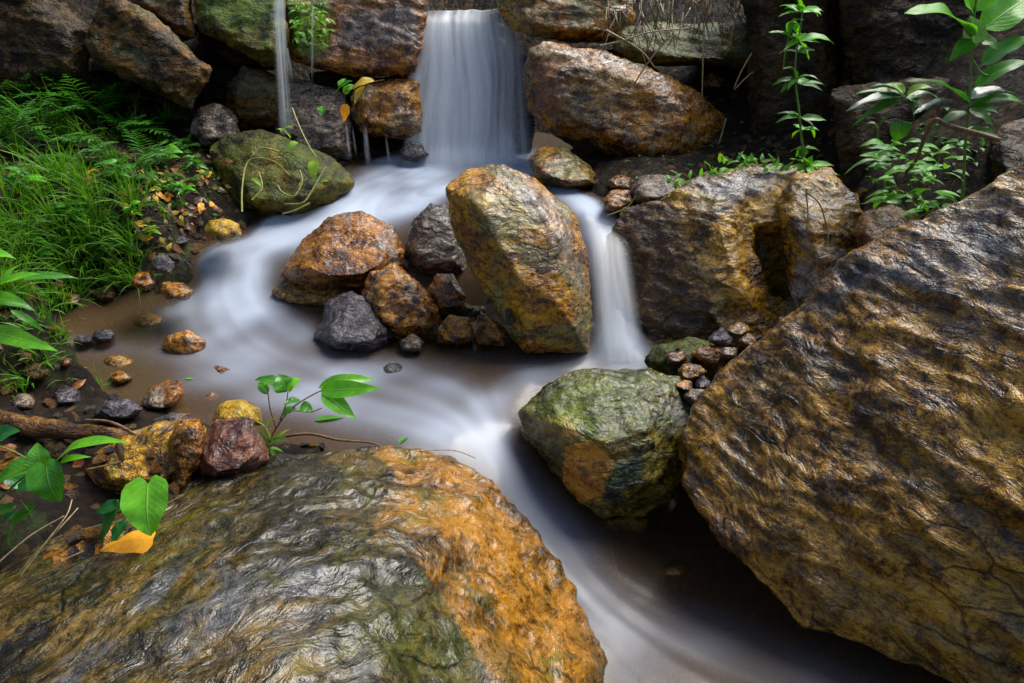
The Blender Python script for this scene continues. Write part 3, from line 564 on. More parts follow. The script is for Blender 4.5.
ft = WP(462, 162); wz2 = wz2 + .07 * np.exp(-(((x - ft[0]) / .30) ** 2 + ((y - ft[1]) / .16) ** 2)); gzv = ground_z(x, y); fm = fm * np.clip((wz2 - gzv + .01) / .07, .3, 1); wb_ = (wz2 > gzv).astype(float).reshape(H_, W_); ks = 9; cs_ = np.pad(wb_, ks, mode='edge').cumsum(0).cumsum(1); bl = (cs_[2*ks:, 2*ks:] - cs_[:-2*ks, 2*ks:] - cs_[2*ks:, :-2*ks] + cs_[:-2*ks, :-2*ks]) / (2*ks) ** 2; fm = fm * np.clip((bl.ravel()[:len(fm)] - .5) / .45, 0, 1); wet = (wz2 > gzv - .06).reshape(H_, W_)
idx = np.arange(len(x)).reshape(H_, W_); k = wet[:-1, :-1] | wet[1:, 1:]
F = np.stack([idx[:-1, :-1][k], idx[:-1, 1:][k], idx[1:, 1:][k], idx[1:, :-1][k]], 1)
wm = mesh('stream', np.stack([x, y, wz2], 1), F)
attr_f(wm, 'foam', fm); attr_f(wm, 'streak', streak)
def water_mat(name, sheet=False):
    b = NB(name); f = b.n('Attribute', attribute_name='foam').outputs['Fac']; s = b.n('Attribute', attribute_name='streak').outputs['Fac']
    gp = b.n('NewGeometry').outputs['Position']
    hh = b.math('ADD', b.math('MULTIPLY', s, 1.0), b.math('MULTIPLY', b.noise(gp, 7, 3, .5), .8))
    nr = b.bump(hh, .04, .02)
    milk = (.90, .93, .96) if sheet else b.mixc(f, (.22, .28, .40), (.60, .69, .84))
    dif = b.n('BsdfDiffuse', inp={'Color': milk, 'Normal': nr}).outputs[0]
    trl = b.n('BsdfTranslucent', inp={'Color': milk, 'Normal': nr}).outputs[0]
    body = b.n('MixShader', inp={0: .5 if sheet else .2, 1: dif, 2: trl}).outputs[0]
    gl = b.n('BsdfGlossy', inp={'Color': (1, 1, 1), 'Roughness': .45, 'Normal': nr}).outputs[0]
    body = b.n('MixShader', inp={0: .04, 1: body, 2: gl}).outputs[0]
    if sheet:
        clear = b.n('BsdfTransparent', inp={'Color': (.98, .99, 1.0)}).outputs[0]
        return b.done(b.n('MixShader', inp={0: f, 1: clear, 2: body}).outputs[0])
    tr = b.n('BsdfTransparent', inp={'Color': (.66, .52, .36)}).outputs[0]
    silt = b.n('BsdfDiffuse', inp={'Color': (.22, .135, .065)}).outputs[0]
    clr = b.n('MixShader', inp={0: .22, 1: tr, 2: silt}).outputs[0]
    g2 = b.n('BsdfGlossy', inp={'Color': (1, 1, 1), 'Roughness': .25, 'Normal': nr}).outputs[0]
    fr = b.n('Fresnel', inp={'IOR': 1.36, 'Normal': nr}).outputs[0]
    clr = b.n('MixShader', inp={0: fr, 1: clr, 2: g2}).outputs[0]
    a = b.maprange(f, .0, .9, 0, .95)
    return b.done(b.n('MixShader', inp={0: a, 1: clr, 2: body}).outputs[0])
MW, MS = water_mat('silky_stream_water'), water_mat('falling_water', True)
tag(link('stream', wm, MW), 'silky white water winding through the rocks into brown pools', kind='structure')

def sm(x, a, b): t = np.clip((x - a) / (b - a), 0, 1); return t * t * (3 - 2 * t)
def curtain(name, label, top, bot, dens, cols=220, rows=60, bow=.05, lip=0.0, seed=0, layers=2, freq=16, edge=.06, fade=.0, soft=False):
    """falling water between two lines: top = two points, bot = two points; dens(u, v) is how thick the water is"""
    V, Fc, A, S = [], [], [], []
    for L in range(layers):
        u, v = np.meshgrid(np.linspace(0, 1, cols), np.linspace(0, 1, rows)); u, v = u.ravel(), v.ravel()
        T = np.array(top[0])[None] * (1 - u[:, None]) + np.array(top[1])[None] * u[:, None]; B_ = np.array(bot[0])[None] * (1 - u[:, None]) + np.array(bot[1])[None] * u[:, None]
        z = T[:, 2] * (1 - v) + B_[:, 2] * v
        xx = T[:, 0] * (1 - v) + B_[:, 0] * v; out = np.sqrt(np.clip(v, 0, 1)); yy = T[:, 1] * (1 - out) + B_[:, 1] * out
        wob = fbm(np.stack([u * freq * .5, v * .7, u * 0 + L * 5], 1), 3, seed)
        yy = yy - (.10 if layers == 3 else 0) * np.clip((v - .8) / .2, 0, 1) ** 2 - bow * wob - L * .03 - bow * .4 * np.sin(math.pi * u)
        if lip: back = np.clip(1 - v / .08, 0, 1) ** 2; yy = yy + lip * back; z = z + .0 * back
        st = .5 + 1.0 * fbm(np.stack([u * freq + .8 * fbm(np.stack([u * 3, v * 1.2, u * 0], 1), 2, seed + 5), v * .55, u * 0 + L * 9.1], 1), 4, seed + 2, .62)
        z = z + .02 * fbm(np.stack([u * 5, u * 0, u * 0], 1), 2, seed + 9) * (1 - v) * (1 if layers == 3 else 0)
        uj = .05 * fbm(np.stack([v * 4, u * 0 + L, u * 0], 1), 3, seed + 12) * (1 if layers == 3 else 0)
        ed = np.clip((u + uj) / edge, 0, 1) * np.clip((1 - u + uj) / edge, 0, 1); ed = ed * ed * (3 - 2 * ed)
        a = np.clip(dens(u, v) * (.55 + .5 * np.clip(st, 0, 1)) * ed, 0, .93) if soft else np.clip(dens(u, v) * (.04 + 1.9 * np.clip(st, 0, 1.2) ** 1.7) * ed, 0, .97)
        if L < 3 and layers == 3: a *= 1 - .85 * sm(v, .86, 1)
        if fade: a *= np.clip((1 - v) / fade, 0, 1)
        if L: a *= .55
        o = len(V) and sum(len(q) for q in V); V.append(np.stack([xx, yy, z], 1)); A.append(a); S.append(st)
        ii = np.arange(cols * rows).reshape(rows, cols) + (o or 0)
        Fc.append(np.stack([ii[:-1, :-1].ravel(), ii[1:, :-1].ravel(), ii[1:, 1:].ravel(), ii[:-1, 1:].ravel()], 1))
    me = mesh(name, np.concatenate(V), np.concatenate(Fc)); attr_f(me, 'foam', np.concatenate(A)); attr_f(me, 'streak', np.concatenate(S))
    return tag(link(name, me, MS), label, kind='structure')
curtain('waterfall', 'broad silky white waterfall at the back between the stones', (P(414, 11, Y=4.42), P(522, 8, Y=4.42)), (P(402, 169, Y=4.08), P(536, 171, Y=4.06)),
        lambda u, v: (1.5 - 1.05 * sm(u, .60, .90)) * (.35 + .65 * sm(v, .0, .12) * 1.0 + .5 * sm(v, .75, 1) - .35 * (1 - sm(u, .0, .42)) * (1 - sm(v, .05, .2))), lip=.18, seed=4, freq=9, layers=3, edge=.10)
curtain('waterfall_foot', 'thin side stream at the right foot of the waterfall', (P(496, 122, Y=4.12), P(512, 122, Y=4.12)), (P(492, 165, Y=4.03), P(522, 165, Y=4.03)), lambda u, v: .7 * sm(v, 0, .4), cols=40, rows=20, seed=6, bow=.02, edge=.3)
curtain('water_trickle', 'thin white trickle falling beside the mossy slab', (P(275, -6, Y=3.98), P(287, -6, Y=3.98)), (P(279, 134, Y=3.86), P(294, 134, Y=3.86)), lambda u, v: (.75 - .25 * sm(v, .3, .6)) * (1 - .6 * sm(v, .85, 1)), cols=36, rows=60, seed=8, bow=.02, edge=.3, freq=5)
curtain('water_trickle', 'short strand splitting from the thin trickle', (P(285, 48, Y=3.93), P(289, 48, Y=3.93)), (P(290, 84, Y=3.91), P(295, 84, Y=3.91)), lambda u, v: .4 * (1 - sm(v, .5, 1)), cols=12, rows=20, seed=9, bow=.01, edge=.4, freq=2, layers=1)
curtain('water_trickle', 'hair thin trickle in front of the mossy ledge', (P(312, 6, Y=4.06), P(315.5, 6, Y=4.06)), (P(311, 88, Y=4.0), P(314, 88, Y=4.0)), lambda u, v: .42 * (1 - sm(v, .7, 1)), cols=10, rows=40, seed=10, bow=.01, edge=.4, freq=2, layers=1)
for k_, (xa, xb, ya, yb) in enumerate([(345, 348, 120, 160), (362, 368, 124, 170), (385, 387.5, 132, 166), (352, 354, 126, 158)]):
    curtain('water_drip', ['left drip', 'widest drip', 'right drip', 'faint drip'][k_] + ' under the ochre brown block', (P(xa, ya, Y=3.98), P(xb, ya, Y=3.98)), (P(xa + 3, yb, Y=3.9), P(xb + 5, yb, Y=3.9)), lambda u, v: .34 * sm(v, 0, .25) * (1 - sm(v, .6, 1)), cols=14, rows=20, seed=11 + k_, bow=.01, edge=.4, freq=2, layers=1)
curtain('narrow_chute', 'narrow silky chute beside the tall golden boulder', (P(580, 200, Y=3.10), P(622, 218, Y=3.0)), (P(592, 360, Y=2.40), P(648, 362, Y=2.42)), lambda u, v: .62 * sm(v, .0, .18) * (1 - .35 * sm(v, .8, 1)), cols=90, rows=50, seed=20, bow=.03, edge=.38, freq=4, soft=True)
# ---------------------------------------------------------------- plants
def leaf_mat(name, c1, c2, vein, rough=.3, trans=.35, gloss=.5):
    b = NB(name); uv = b.n('Attribute', attribute_name='leafuv').outputs['Color']; sp = b.n('SeparateColor', inp={0: uv})
    u, v = sp.outputs[0], sp.outputs[1]; oc = b.n('NewGeometry').outputs['Position']
    c = b.mixc(b.maprange(b.noise(oc, 18, 5, .6), .35, .65, 0, 1), c1, c2)
    c = b.mixc(.5, c, b.ramp(b.noise(oc, 90, 6, .7), [(.3, .5), (.6, 1)]), 'MULTIPLY')
    au = b.math('ABSOLUTE', b.math('SUBTRACT', v, .5))
    mid = b.maprange(au, .0, .035, 1, 0)
    sv = b.math('SINE', b.math('MULTIPLY', b.math('SUBTRACT', u, b.math('MULTIPLY', au, .7)), 52))
    sv = b.maprange(sv, .80, 1, 0, .45)
    vn = b.math('MAXIMUM', mid, sv)
    c = b.mixc(b.math('MULTIPLY', vn, .6), c, vein)
    nr = b.bump(vn, .5, .003)
    p = b.n('BsdfPrincipled', inp={'Base Color': c, 'Roughness': rough, 'Normal': nr}); p.inputs['Specular IOR Level'].default_value = gloss
    t = b.n('BsdfTranslucent', inp={'Color': b.mixc(1, c, (1.6, 1.5, .6), 'MULTIPLY')}).outputs[0]
    return b.done(b.n('MixShader', inp={0: trans, 1: p.outputs[0], 2: t}).outputs[0])
def plain_mat(name, c1, c2, scale=60, rough=.5):
    b = NB(name); oc = b.n('NewGeometry').outputs['Position']; n = b.noise(oc, scale, 6, .65)
    c = b.mixc(b.maprange(n, .35, .65, 0, 1), c1, c2)
    return b.done(b.n('BsdfPrincipled', inp={'Base Color': c, 'Roughness': rough, 'Normal': b.bump(n, .6, .004)}).outputs[0])
L_ = {}
L_['bright'] = leaf_mat('bright_green_leaf', (.085, .36, .012), (.14, .46, .018), (.28, .60, .08))
L_['lush'] = leaf_mat('fresh_green_leaf', (.035, .19, .012), (.07, .28, .016), (.16, .42, .06))
L_['deep'] = leaf_mat('deep_green_leaf', (.010, .085, .020), (.02, .14, .028), (.06, .25, .06), rough=.2)
L_['fern'] = leaf_mat('fern_green_leaf', (.020, .13, .010), (.055, .22, .014), (.10, .30, .03), rough=.4)
L_['dull'] = leaf_mat('blue_green_leaf', (.03, .10, .05), (.07, .17, .10), (.2, .3, .2), rough=.2, gloss=.9)
L_['yellow'] = leaf_mat('yellow_leaf', (.50, .34, .02), (.62, .44, .04), (.7, .55, .1))
L_['orange'] = leaf_mat('orange_leaf', (.85, .33, .012), (.90, .42, .02), (.95, .55, .08), rough=.35, trans=.25)
L_['rust'] = leaf_mat('rusty_leaf', (.24, .07, .02), (.36, .13, .03), (.4, .2, .06))
L_['brownl'] = leaf_mat('brown_dead_leaf', (.08, .04, .018), (.16, .09, .04), (.2, .12, .06), trans=.15)
L_['lime'] = leaf_mat('lime_moss_leaf', (.14, .30, .010), (.26, .44, .02), (.3, .5, .06))
L_['grassA'] = leaf_mat('grass_blade', (.05, .20, .012), (.16, .38, .02), (.12, .3, .03), rough=.35)
S_ = {'stem': plain_mat('green_stem', (.07, .17, .02), (.13, .24, .04)), 'brown': plain_mat('brown_stem', (.08, .04, .02), (.20, .11, .05)), 'straw': plain_mat('dead_straw', (.22, .15, .07), (.42, .32, .17)),
      'vine': plain_mat('yellow_green_vine', (.12, .15, .02), (.26, .26, .05)), 'red': plain_mat('reddish_stem', (.20, .07, .03), (.3, .14, .05))}

class LM:
    def __init__(s): s.v, s.f, s.u = [], [], []
    def leaf(s, a, t, W, sag=.12, fold=.25, shape='lance', up=None, n=9, twist=0.0, wave=.0):
        a, t = Vector(a), Vector(t); ax = t - a; L = ax.length; ax = ax.normalized()
        up = Vector(up or (0, -.45, 1)); side = ax.cross(up)
        if side.length < 1e-3: side = Vector((1, 0, 0))
        side.normalize(); nm = side.cross(ax).normalized()
        if twist: q = Matrix.Rotation(twist, 3, ax); side = q @ side; nm = q @ nm
        o = len(s.v); m = 6
        for i in range(n + 1):
            k = i / n
            if shape == 'lance': w = (math.sin(math.pi * min(1, k ** .75)) ** .85) * (1 - .25 * k)
            elif shape == 'heart': w = (min(1, (k + .02) * 7) ** .5) * (1 - k ** 2.3) ** .8 * (1 + .15 * math.sin(k * 3))
            elif shape == 'ovate': w = math.sin(math.pi * k ** .62) ** .75
            else: w = min(1, k * 10 + .4) * (1 - k ** 2.2)          # blade
            if i == n: w = .015
            c = a + ax * (k * L) + nm * (math.sin(math.pi * k * .9) * sag * L - sag * .9 * L * k * k)
            for j in range(m + 1):
                e = j / m * 2 - 1; back = .0
                if shape == 'heart' and k < .3: back = (1 - k / .3) * .16 * L * (1 - (1 - abs(e)) ** 2) * (-1)
                p = c + side * (e * w * W / 2) + nm * (abs(e) * fold * w * W / 2 + wave * W * .12 * math.sin(k * 14 + e * 2) * abs(e)) + ax * back
                s.v.append(p); s.u.append((k, j / m, 0, 1))
        for i in range(n):
            for j in range(m):
                q = o + i * (m + 1) + j; s.f.append((q, q + 1, q + m + 2, q + m + 1))
        return s
    def ribbon(s, pts, w0, w1=.0, nrm=(0, -.6, .8)):
        o = len(s.v); N = len(pts)
        for i, p in enumerate(pts):
            d = (Vector(pts[min(i + 1, N - 1)]) - Vector(pts[max(i - 1, 0)])); sd_ = d.cross(Vector(nrm))
            sd_ = sd_.normalized() if sd_.length > 1e-6 else Vector((1, 0, 0)); k = i / (N - 1); w = w0 * (1 - k) + w1 * k
            up = d.cross(sd_).normalized() * w * .25
            s.v += [Vector(p) - sd_ * w / 2 + up, Vector(p), Vector(p) + sd_ * w / 2 + up]; s.u += [(k, 0, 0, 1), (k, .5, 0, 1), (k, 1, 0, 1)]
        for i in range(N - 1):
            for j in range(2): q = o + i * 3 + j; s.f.append((q, q + 1, q + 4, q + 3))
        return s
    def build(s, name, mat, parent=None, org=None):
        org = Vector(org) if org is not None else (Vector(s.v[0]) if not parent else parent.location)
        me = mesh(name, [v - org for v in s.v], s.f); attr_col(me, 'leafuv', np.array(s.u))
        o = link(name, me, mat, parent)
        if not parent: o.location = org
        return o
def tube_mesh(name, pts, r0, r1, segs=7, org=None):
    pts = [Vector(p) for p in pts]; V, Fc = [], []; org = Vector(org) if org is not None else pts[0]
    for i, p in enumerate(pts):
        d = (pts[min(i + 1, len(pts) - 1)] - pts[max(i - 1, 0)]).normalized(); a = d.orthogonal().normalized()
        if i and a.dot(pa) < 0: a = -a
        if i: a = (pa - d * pa.dot(d)).normalized()
        pa = a; c = d.cross(a); k = i / (len(pts) - 1); r = r0 * (1 - k) + r1 * k
        for j in range(segs): t = j * 2 * math.pi / segs; V.append(p + (a * math.cos(t) + c * math.sin(t)) * r - org)
    for i in range(len(pts) - 1):
        for j in range(segs): q = i * segs + j; q2 = i * segs + (j + 1) % segs; Fc.append((q, q2, q2 + segs, q + segs))
    V.append(pts[-1] - org); e = len(V) - 1; b0 = (len(pts) - 1) * segs
    for j in range(segs): Fc.append((b0 + j, b0 + (j + 1) % segs, e))
    return mesh(name, V, Fc)
def spline(pts, n=8):
    pts = [Vector(p) for p in pts]; out = []; P_ = [pts[0] * 2 - pts[1]] + pts + [pts[-1] * 2 - pts[-2]]
    for i in range(1, len(P_) - 2):
        for k in range(n):
            t = k / n; a, b_, c, d = P_[i - 1:i + 3]
            out.append(.5 * ((2 * b_) + (c - a) * t + (2 * a - 5 * b_ + 4 * c - d) * t * t + (3 * b_ - a - 3 * c + d) * t ** 3))
    out.append(pts[-1]); return out
def tube(name, pts, r0, r1, mat, parent=None, sub=6):
    pl = spline(pts, sub); me = tube_mesh(name, pl, r0, r1, org=parent.location if parent else None); o = link(name, me, mat, parent)
    if not parent: o.location = pl[0]
    return o
def plant(name, label, cat, Y, stems, leaves, smat='stem', group=None, r=.003, wk=1.0):
    """stems: lists of picture points (px, py[, dY]); leaves: (bx, by, tx, ty, width px, kind, shape[, dYbase, dYtip, twist])"""
    q = lambda px, py, dy=0: Vector(P(px, py, Y=Y + dy))
    root = empty(name, q(*stems[0][0])); tag(root, label, cat, group)
    for s_ in stems: tube('stem', [q(*p) for p in s_], r * (1 if s_ is stems[0] else .7), r * .45, S_[smat], root)
    rn = random.Random(len(leaves) * 7 + int(stems[0][0][0]))
    for lf in leaves:
        bx, by, tx, ty, wpx, mt, sh = lf[:7]; db = lf[7] if len(lf) > 7 else 0; dt = lf[8] if len(lf) > 8 else rn.uniform(-.06, .04)
        a, t = q(bx, by, db), q(tx, ty, db + dt); tw = lf[9] if len(lf) > 9 else rn.uniform(-.3, .3)
        LM().leaf(a, t, wpx * wk * Y / FPX * 1.05, sag=rn.uniform(.05, .16), fold=rn.uniform(.15, .3), shape=sh, twist=tw, wave=.3, n=12).build('leaf', L_[mt], root)
    return root

# heart leaved vine, bottom left
plant('vine', 'heart leaved vine with glossy green leaves in the bottom left corner', 'vine', 1.30,
      [[(-20, 520), (20, 480), (47, 468), (60, 458)], [(-20, 440), (10, 450), (30, 460)], [(20, 500), (30, 515), (22, 525)]],
      [(57, 460, 124, 438, 21, 'bright', 'ovate', 0, -.04), (44, 470, 36, 443, 28, 'lush', 'heart', 0, .02), (46, 466, 58, 503, 38, 'lush', 'heart', -.02, -.03, .1), (30, 467, -14, 488, 34, 'lush', 'heart', 0, 0),
       (-8, 442, 18, 430, 26, 'deep', 'heart', 0, 0), (32, 510, 6, 545, 22, 'lush', 'heart', 0, -.02), (42, 484, 12, 490, 22, 'deep', 'heart', .02, 0), (60, 462, 90, 456, 10, 'bright', 'lance', 0, 0),
       (12, 508, -12, 516, 14, 'lush', 'heart', 0, 0), (10, 478, 36, 490, 20, 'deep', 'heart', .04, 0), (4, 522, 22, 512, 14, 'deep', 'heart', .04, 0)], r=.0028)
plant('seedling', 'seedling with one bright heart leaf and a darker one, above the orange leaf', 'seedling', 1.22,
      [[(120, 560), (130, 535), (150, 530)], [(124, 550), (116, 520), (118, 500)]],
      [(148, 484, 149, 536, 50, 'bright', 'heart', -.0, -.07, .0), (122, 500, 100, 548, 30, 'deep', 'ovate', .03, -.03), (126, 520, 112, 545, 20, 'deep', 'ovate', .02, -.05), (118, 505, 95, 512, 18, 'deep', 'ovate', .03, 0)], r=.002)
h0, h1 = HIT(160, 541), HIT(106, 553)
o = LM().leaf(h0 + Vector((0, -.02, .025)), h1 + Vector((0, -.02, .03)), 36 * 1.25 / FPX, sag=.10, fold=-.25, shape='blade', twist=.2, wave=.3, n=12).build('fallen_leaf', L_['orange']); tag(o, 'large bright orange fallen leaf on the foreground boulder', 'leaf')

# bright broad blades at the left edge
plant('leafy_plant', 'bright green broad bladed plant reaching in from the left edge', 'plant', 1.85, [[(-60, 380), (-30, 320), (-8, 290)], [(-60, 380), (-20, 345), (-5, 335)]],
      [(-12, 292, 40, 272, 16, 'bright', 'lance', 0, -.03), (-14, 330, 56, 350, 17, 'bright', 'lance', 0, -.05, .3), (-20, 300, 34, 308, 16, 'lush', 'lance', 0, 0), (20, 278, 78, 277, 9, 'lush', 'lance', .03, .05), (-10, 300, 20, 262, 12, 'bright', 'lance', .02, .05), (-20, 260, 14, 256, 14, 'bright', 'lance', .0, .0),
       (10, 310, 46, 332, 7, 'lush', 'lance', .04, .03), (-20, 270, 8, 250, 12, 'lush', 'lance', 0, .05)], r=.004, wk=1.3)

# plant in the middle of the stream
plant('young_plant', 'young bright green plant growing from the rocks at the edge of the middle pool', 'plant', 1.74,
      [[(266, 450), (275, 430), (292, 408), (318, 392), (326, 390)], [(280, 420), (286, 404), (288, 392)], [(276, 428), (270, 408), (268, 392)], [(292, 410), (310, 412), (322, 408)]],
      [(320, 391, 380, 388, 15, 'bright', 'lance', 0, -.02, .5), (322, 392, 356, 419, 15, 'bright', 'lance', 0, -.06), (318, 388, 376, 378, 12, 'bright', 'lance', .02, .05, .3), (286, 392, 279, 374, 17, 'lush', 'ovate', 0, .02), (286, 390, 300, 378, 13, 'bright', 'ovate', 0, .02),
       (284, 386, 254, 378, 10, 'lush', 'lance', 0, .03), (300, 406, 313, 410, 9, 'lush', 'ovate', 0, 0), (300, 400, 284, 404, 8, 'lush', 'lance'), (268, 394, 258, 382, 8, 'lush', 'lance'), (296, 408, 280, 416, 7, 'lush', 'lance')], smat='red', r=.0032, wk=1.45)
plant('leafy_tuft', 'low yellow green tuft at the foot of the young plant beside the purple brown rock', 'plant', 1.70, [[(270, 455), (268, 436)]],
      [(270, 446, 236, 412, 7, 'bright', 'lance'), (270, 440, 258, 420, 8, 'lime', 'lance'), (270, 445, 290, 428, 6, 'lime', 'lance'), (270, 448, 284, 452, 5, 'bright', 'lance'), (268, 448, 262, 458, 6, 'bright', 'lance'), (270, 448, 278, 462, 5, 'lime', 'lance'),
       (266, 440, 248, 430, 7, 'bright', 'lance'), (268, 436, 274, 416, 7, 'lime', 'lance'), (266, 448, 252, 452, 5, 'lime', 'lance'), (272, 440, 288, 440, 5, 'lush', 'lance')], r=.002)

# tall sapling above the banded boulder
st = [(808, 184), (803, 150), (799, 112), (795, 70), (800, 30), (803, 8)]
lv = []
rn = random.Random(5)
for cx, cy, n, ln, mt in [(799, 12, 7, 26, 'bright'), (792, 22, 5, 18, 'bright'), (798, 40, 6, 22, 'bright'), (797, 52, 4, 18, 'lush'), (796, 78, 4, 26, 'lush'), (799, 84, 3, 24, 'lush'), (801, 118, 4, 24, 'lush'), (803, 130, 5, 18, 'bright'), (805, 148, 5, 16, 'lush'), (808, 165, 9, 24, 'bright'), (810, 176, 10, 28, 'bright')]:
    for i in range(n):
        a = rn.uniform(0, 2 * math.pi); l = ln * rn.uniform(.7, 1.15); lv.append((cx, cy, cx + l * math.cos(a), cy + l * .5 * math.sin(a) + 2, rn.uniform(6, 9), mt, 'lance', 0, rn.uniform(-.1, .1)))
lv += [(800, 40, 835, 41, 11, 'bright', 'lance', 0, 0), (798, 80, 772, 84, 5, 'lush', 'lance'), (800, 84, 826, 84, 5, 'lush', 'lance'), (802, 118, 778, 112, 6, 'lush', 'lance'), (797, 44, 770, 30, 12, 'bright', 'lance'), (803, 10, 822, 14, 12, 'bright', 'lance'), (800, 8, 796, -4, 13, 'bright', 'ovate')]
plant('sapling', 'slender sapling with whorls of light green leaves growing on the banded boulder', 'sapling', 2.92, [st, [(793, 24), (786, 48), (783, 70)]], lv, r=.006)

# big leaved plant in the top right corner
plant('broad_leaved_plant', 'tall plant with big bright leaves in the top right corner', 'plant', 2.45,
      [[(962, 205), (966, 137), (970, 90), (972, 45), (975, 10)], [(972, 60), (985, 75), (1010, 70)], [(975, 10), (980, -30)]],
      [(971, 36, 909, 7, 24, 'bright', 'lance', 0, -.1), (982, 30, 1034, -6, 22, 'bright', 'lance', 0, .05), (974, 12, 992, -20, 16, 'bright', 'lance'), (974, 14, 955, -14, 16, 'bright', 'lance', 0, 0), (973, 48, 972, 14, 14, 'dull', 'lance', 0, -.06, .6), (981, 66, 1036, 34, 18, 'lush', 'lance', 0, -.05),
       (974, 88, 1034, 58, 12, 'lush', 'lance'), (969, 104, 908, 77, 12, 'lush', 'lance', 0, -.08), (968, 104, 914, 110, 12, 'dull', 'lance', 0, -.1, .4), (969, 100, 1014, 90, 15, 'dull', 'lance', 0, 0), (969, 106, 1030, 102, 9, 'lush', 'lance'), (968, 110, 995, 126, 9, 'lush', 'lance'), (968, 112, 935, 128, 8, 'fern', 'lance'),
       (967, 108, 1000, 112, 7, 'fern', 'lance'), (967, 130, 985, 145, 10, 'fern', 'lance'), (966, 132, 1000, 136, 8, 'fern', 'lance'), (972, 40, 950, 60, 10, 'lush', 'lance'), (978, 40, 1000, 50, 12, 'lush', 'lance')], r=.0055, wk=1.55)
plant('broad_leaved_plant', 'plant with an umbrella of drooping dark leaves left of the tall top right plant', 'plant', 2.75,
      [[(884, 200), (884, 160), (878, 130), (900, 100), (906, 96)]],
      [(905, 97, 847, 108, 12, 'dull', 'lance', 0, -.05), (905, 95, 856, 92, 11, 'lush', 'lance', 0, .05), (904, 98, 852, 124, 7, 'fern', 'lance'), (906, 95, 934, 86, 9, 'lime', 'lance'), (906, 97, 925, 107, 10, 'lush', 'lance'), (904, 94, 888, 82, 9, 'lime', 'lance', 0, .06),
       (906, 100, 940, 96, 9, 'dull', 'lance', 0, .05), (902, 94, 872, 84, 9, 'lush', 'lance'), (900, 120, 896, 142, 14, 'fern', 'ovate', -.02, 0), (878, 128, 868, 122, 6, 'lush', 'lance'), (880, 160, 844, 172, 5, 'lush', 'lance'), (905, 98, 915, 120, 9, 'fern', 'lance')], r=.004, wk=1.3)
lv = []
rn = random.Random(9)
for i in range(95):
    cx, cy = rn.uniform(868, 962), rn.uniform(140, 212); a = rn.uniform(-.6, 3.7); l = rn.uniform(14, 30)
    lv.append((cx, cy, cx + l * math.cos(a), cy - l * .35 * math.sin(a) + rn.uniform(0, 6), rn.uniform(5, 9), rn.choice(['lush', 'bright', 'bright', 'lush']), 'lance', rn.uniform(-.15, .12), rn.uniform(-.08, .05)))
plant('leafy_bush', 'low bushy plant with many narrow green leaves at the top edge of the slab', 'bush', 2.62, [[(915, 225), (912, 190), (905, 160)], [(915, 220), (930, 185), (940, 158)], [(914, 222), (892, 190), (886, 165)], [(916, 220), (945, 200), (955, 180)]], lv, r=.003)
rn = random.Random(19)
for nm, (cx, cy, w_, h_), yy, lb in [(0, (683, 178, 20, 12), 3.0, 'small bright green tuft on the left shoulder of the banded boulder'), (1, (742, 160, 26, 9), 2.95, 'row of little green leaves along the top of the banded boulder'),
                                    (2, (776, 166, 14, 8), 2.95, 'tiny green seedling between the tufts on the banded boulder'), (3, (716, 172, 12, 6), 2.97, 'small grassy sprig on the crest of the banded boulder')]:
    lv = []
    for i in range([16, 18, 9, 9][nm]):
        bx = cx + rn.uniform(-w_, w_); by = cy + rn.uniform(0, h_); a = rn.uniform(.1, 3.0); l = rn.uniform(9, 17); lv.append((bx, by, bx + l * math.cos(a), by - l * .8 * math.sin(a), rn.uniform(3.5, 6), rn.choice(['bright', 'lush', 'lime']), 'lance'))
    plant('leafy_tuft', lb, 'plant', yy, [[(cx, cy + h_ + 6), (cx, cy)], [(cx - 6, cy + h_ + 4), (cx - 10, cy)]], lv, r=.002)

# clump hanging on the ledge stone, and the leaves over the ochre block
lv = []; rn = random.Random(21)
for i in range(80):
    bx, by = rn.uniform(294, 330), rn.uniform(2, 46); a = rn.uniform(0, 6.28); l = rn.uniform(6, 12); lv.append((bx, by, bx + l * math.cos(a), by + l * .7 * abs(math.sin(a)), rn.uniform(3, 5), rn.choice(['lime', 'lime', 'bright']), 'lance', rn.uniform(-.04, .04)))
plant('moss_clump', 'hanging clump of lime green moss plants on the ledge stone beside the waterfall', 'moss', 4.12, [[(312, -4), (312, 40)], [(300, 0), (302, 36)], [(324, 0), (322, 36)]], lv, smat='vine')
plant('leafy_sprig', 'leafy sprig with green, yellow and orange leaves above the drips', 'sprig', 3.86, [[(384, 80), (360, 84), (346, 90), (346, 120)], [(338, 88), (334, 130)]],
      [(336, 92, 352, 80, 11, 'lush', 'ovate'), (344, 94, 354, 84, 8, 'bright', 'ovate'), (374, 80, 352, 88, 10, 'yellow', 'lance'), (364, 86, 354, 104, 9, 'yellow', 'lance'), (347, 104, 344, 121, 10, 'orange', 'ovate', -.02, 0), (338, 86, 346, 78, 6, 'bright', 'lance'), (322, 106, 322, 116, 8, 'lush', 'ovate')], smat='brown')
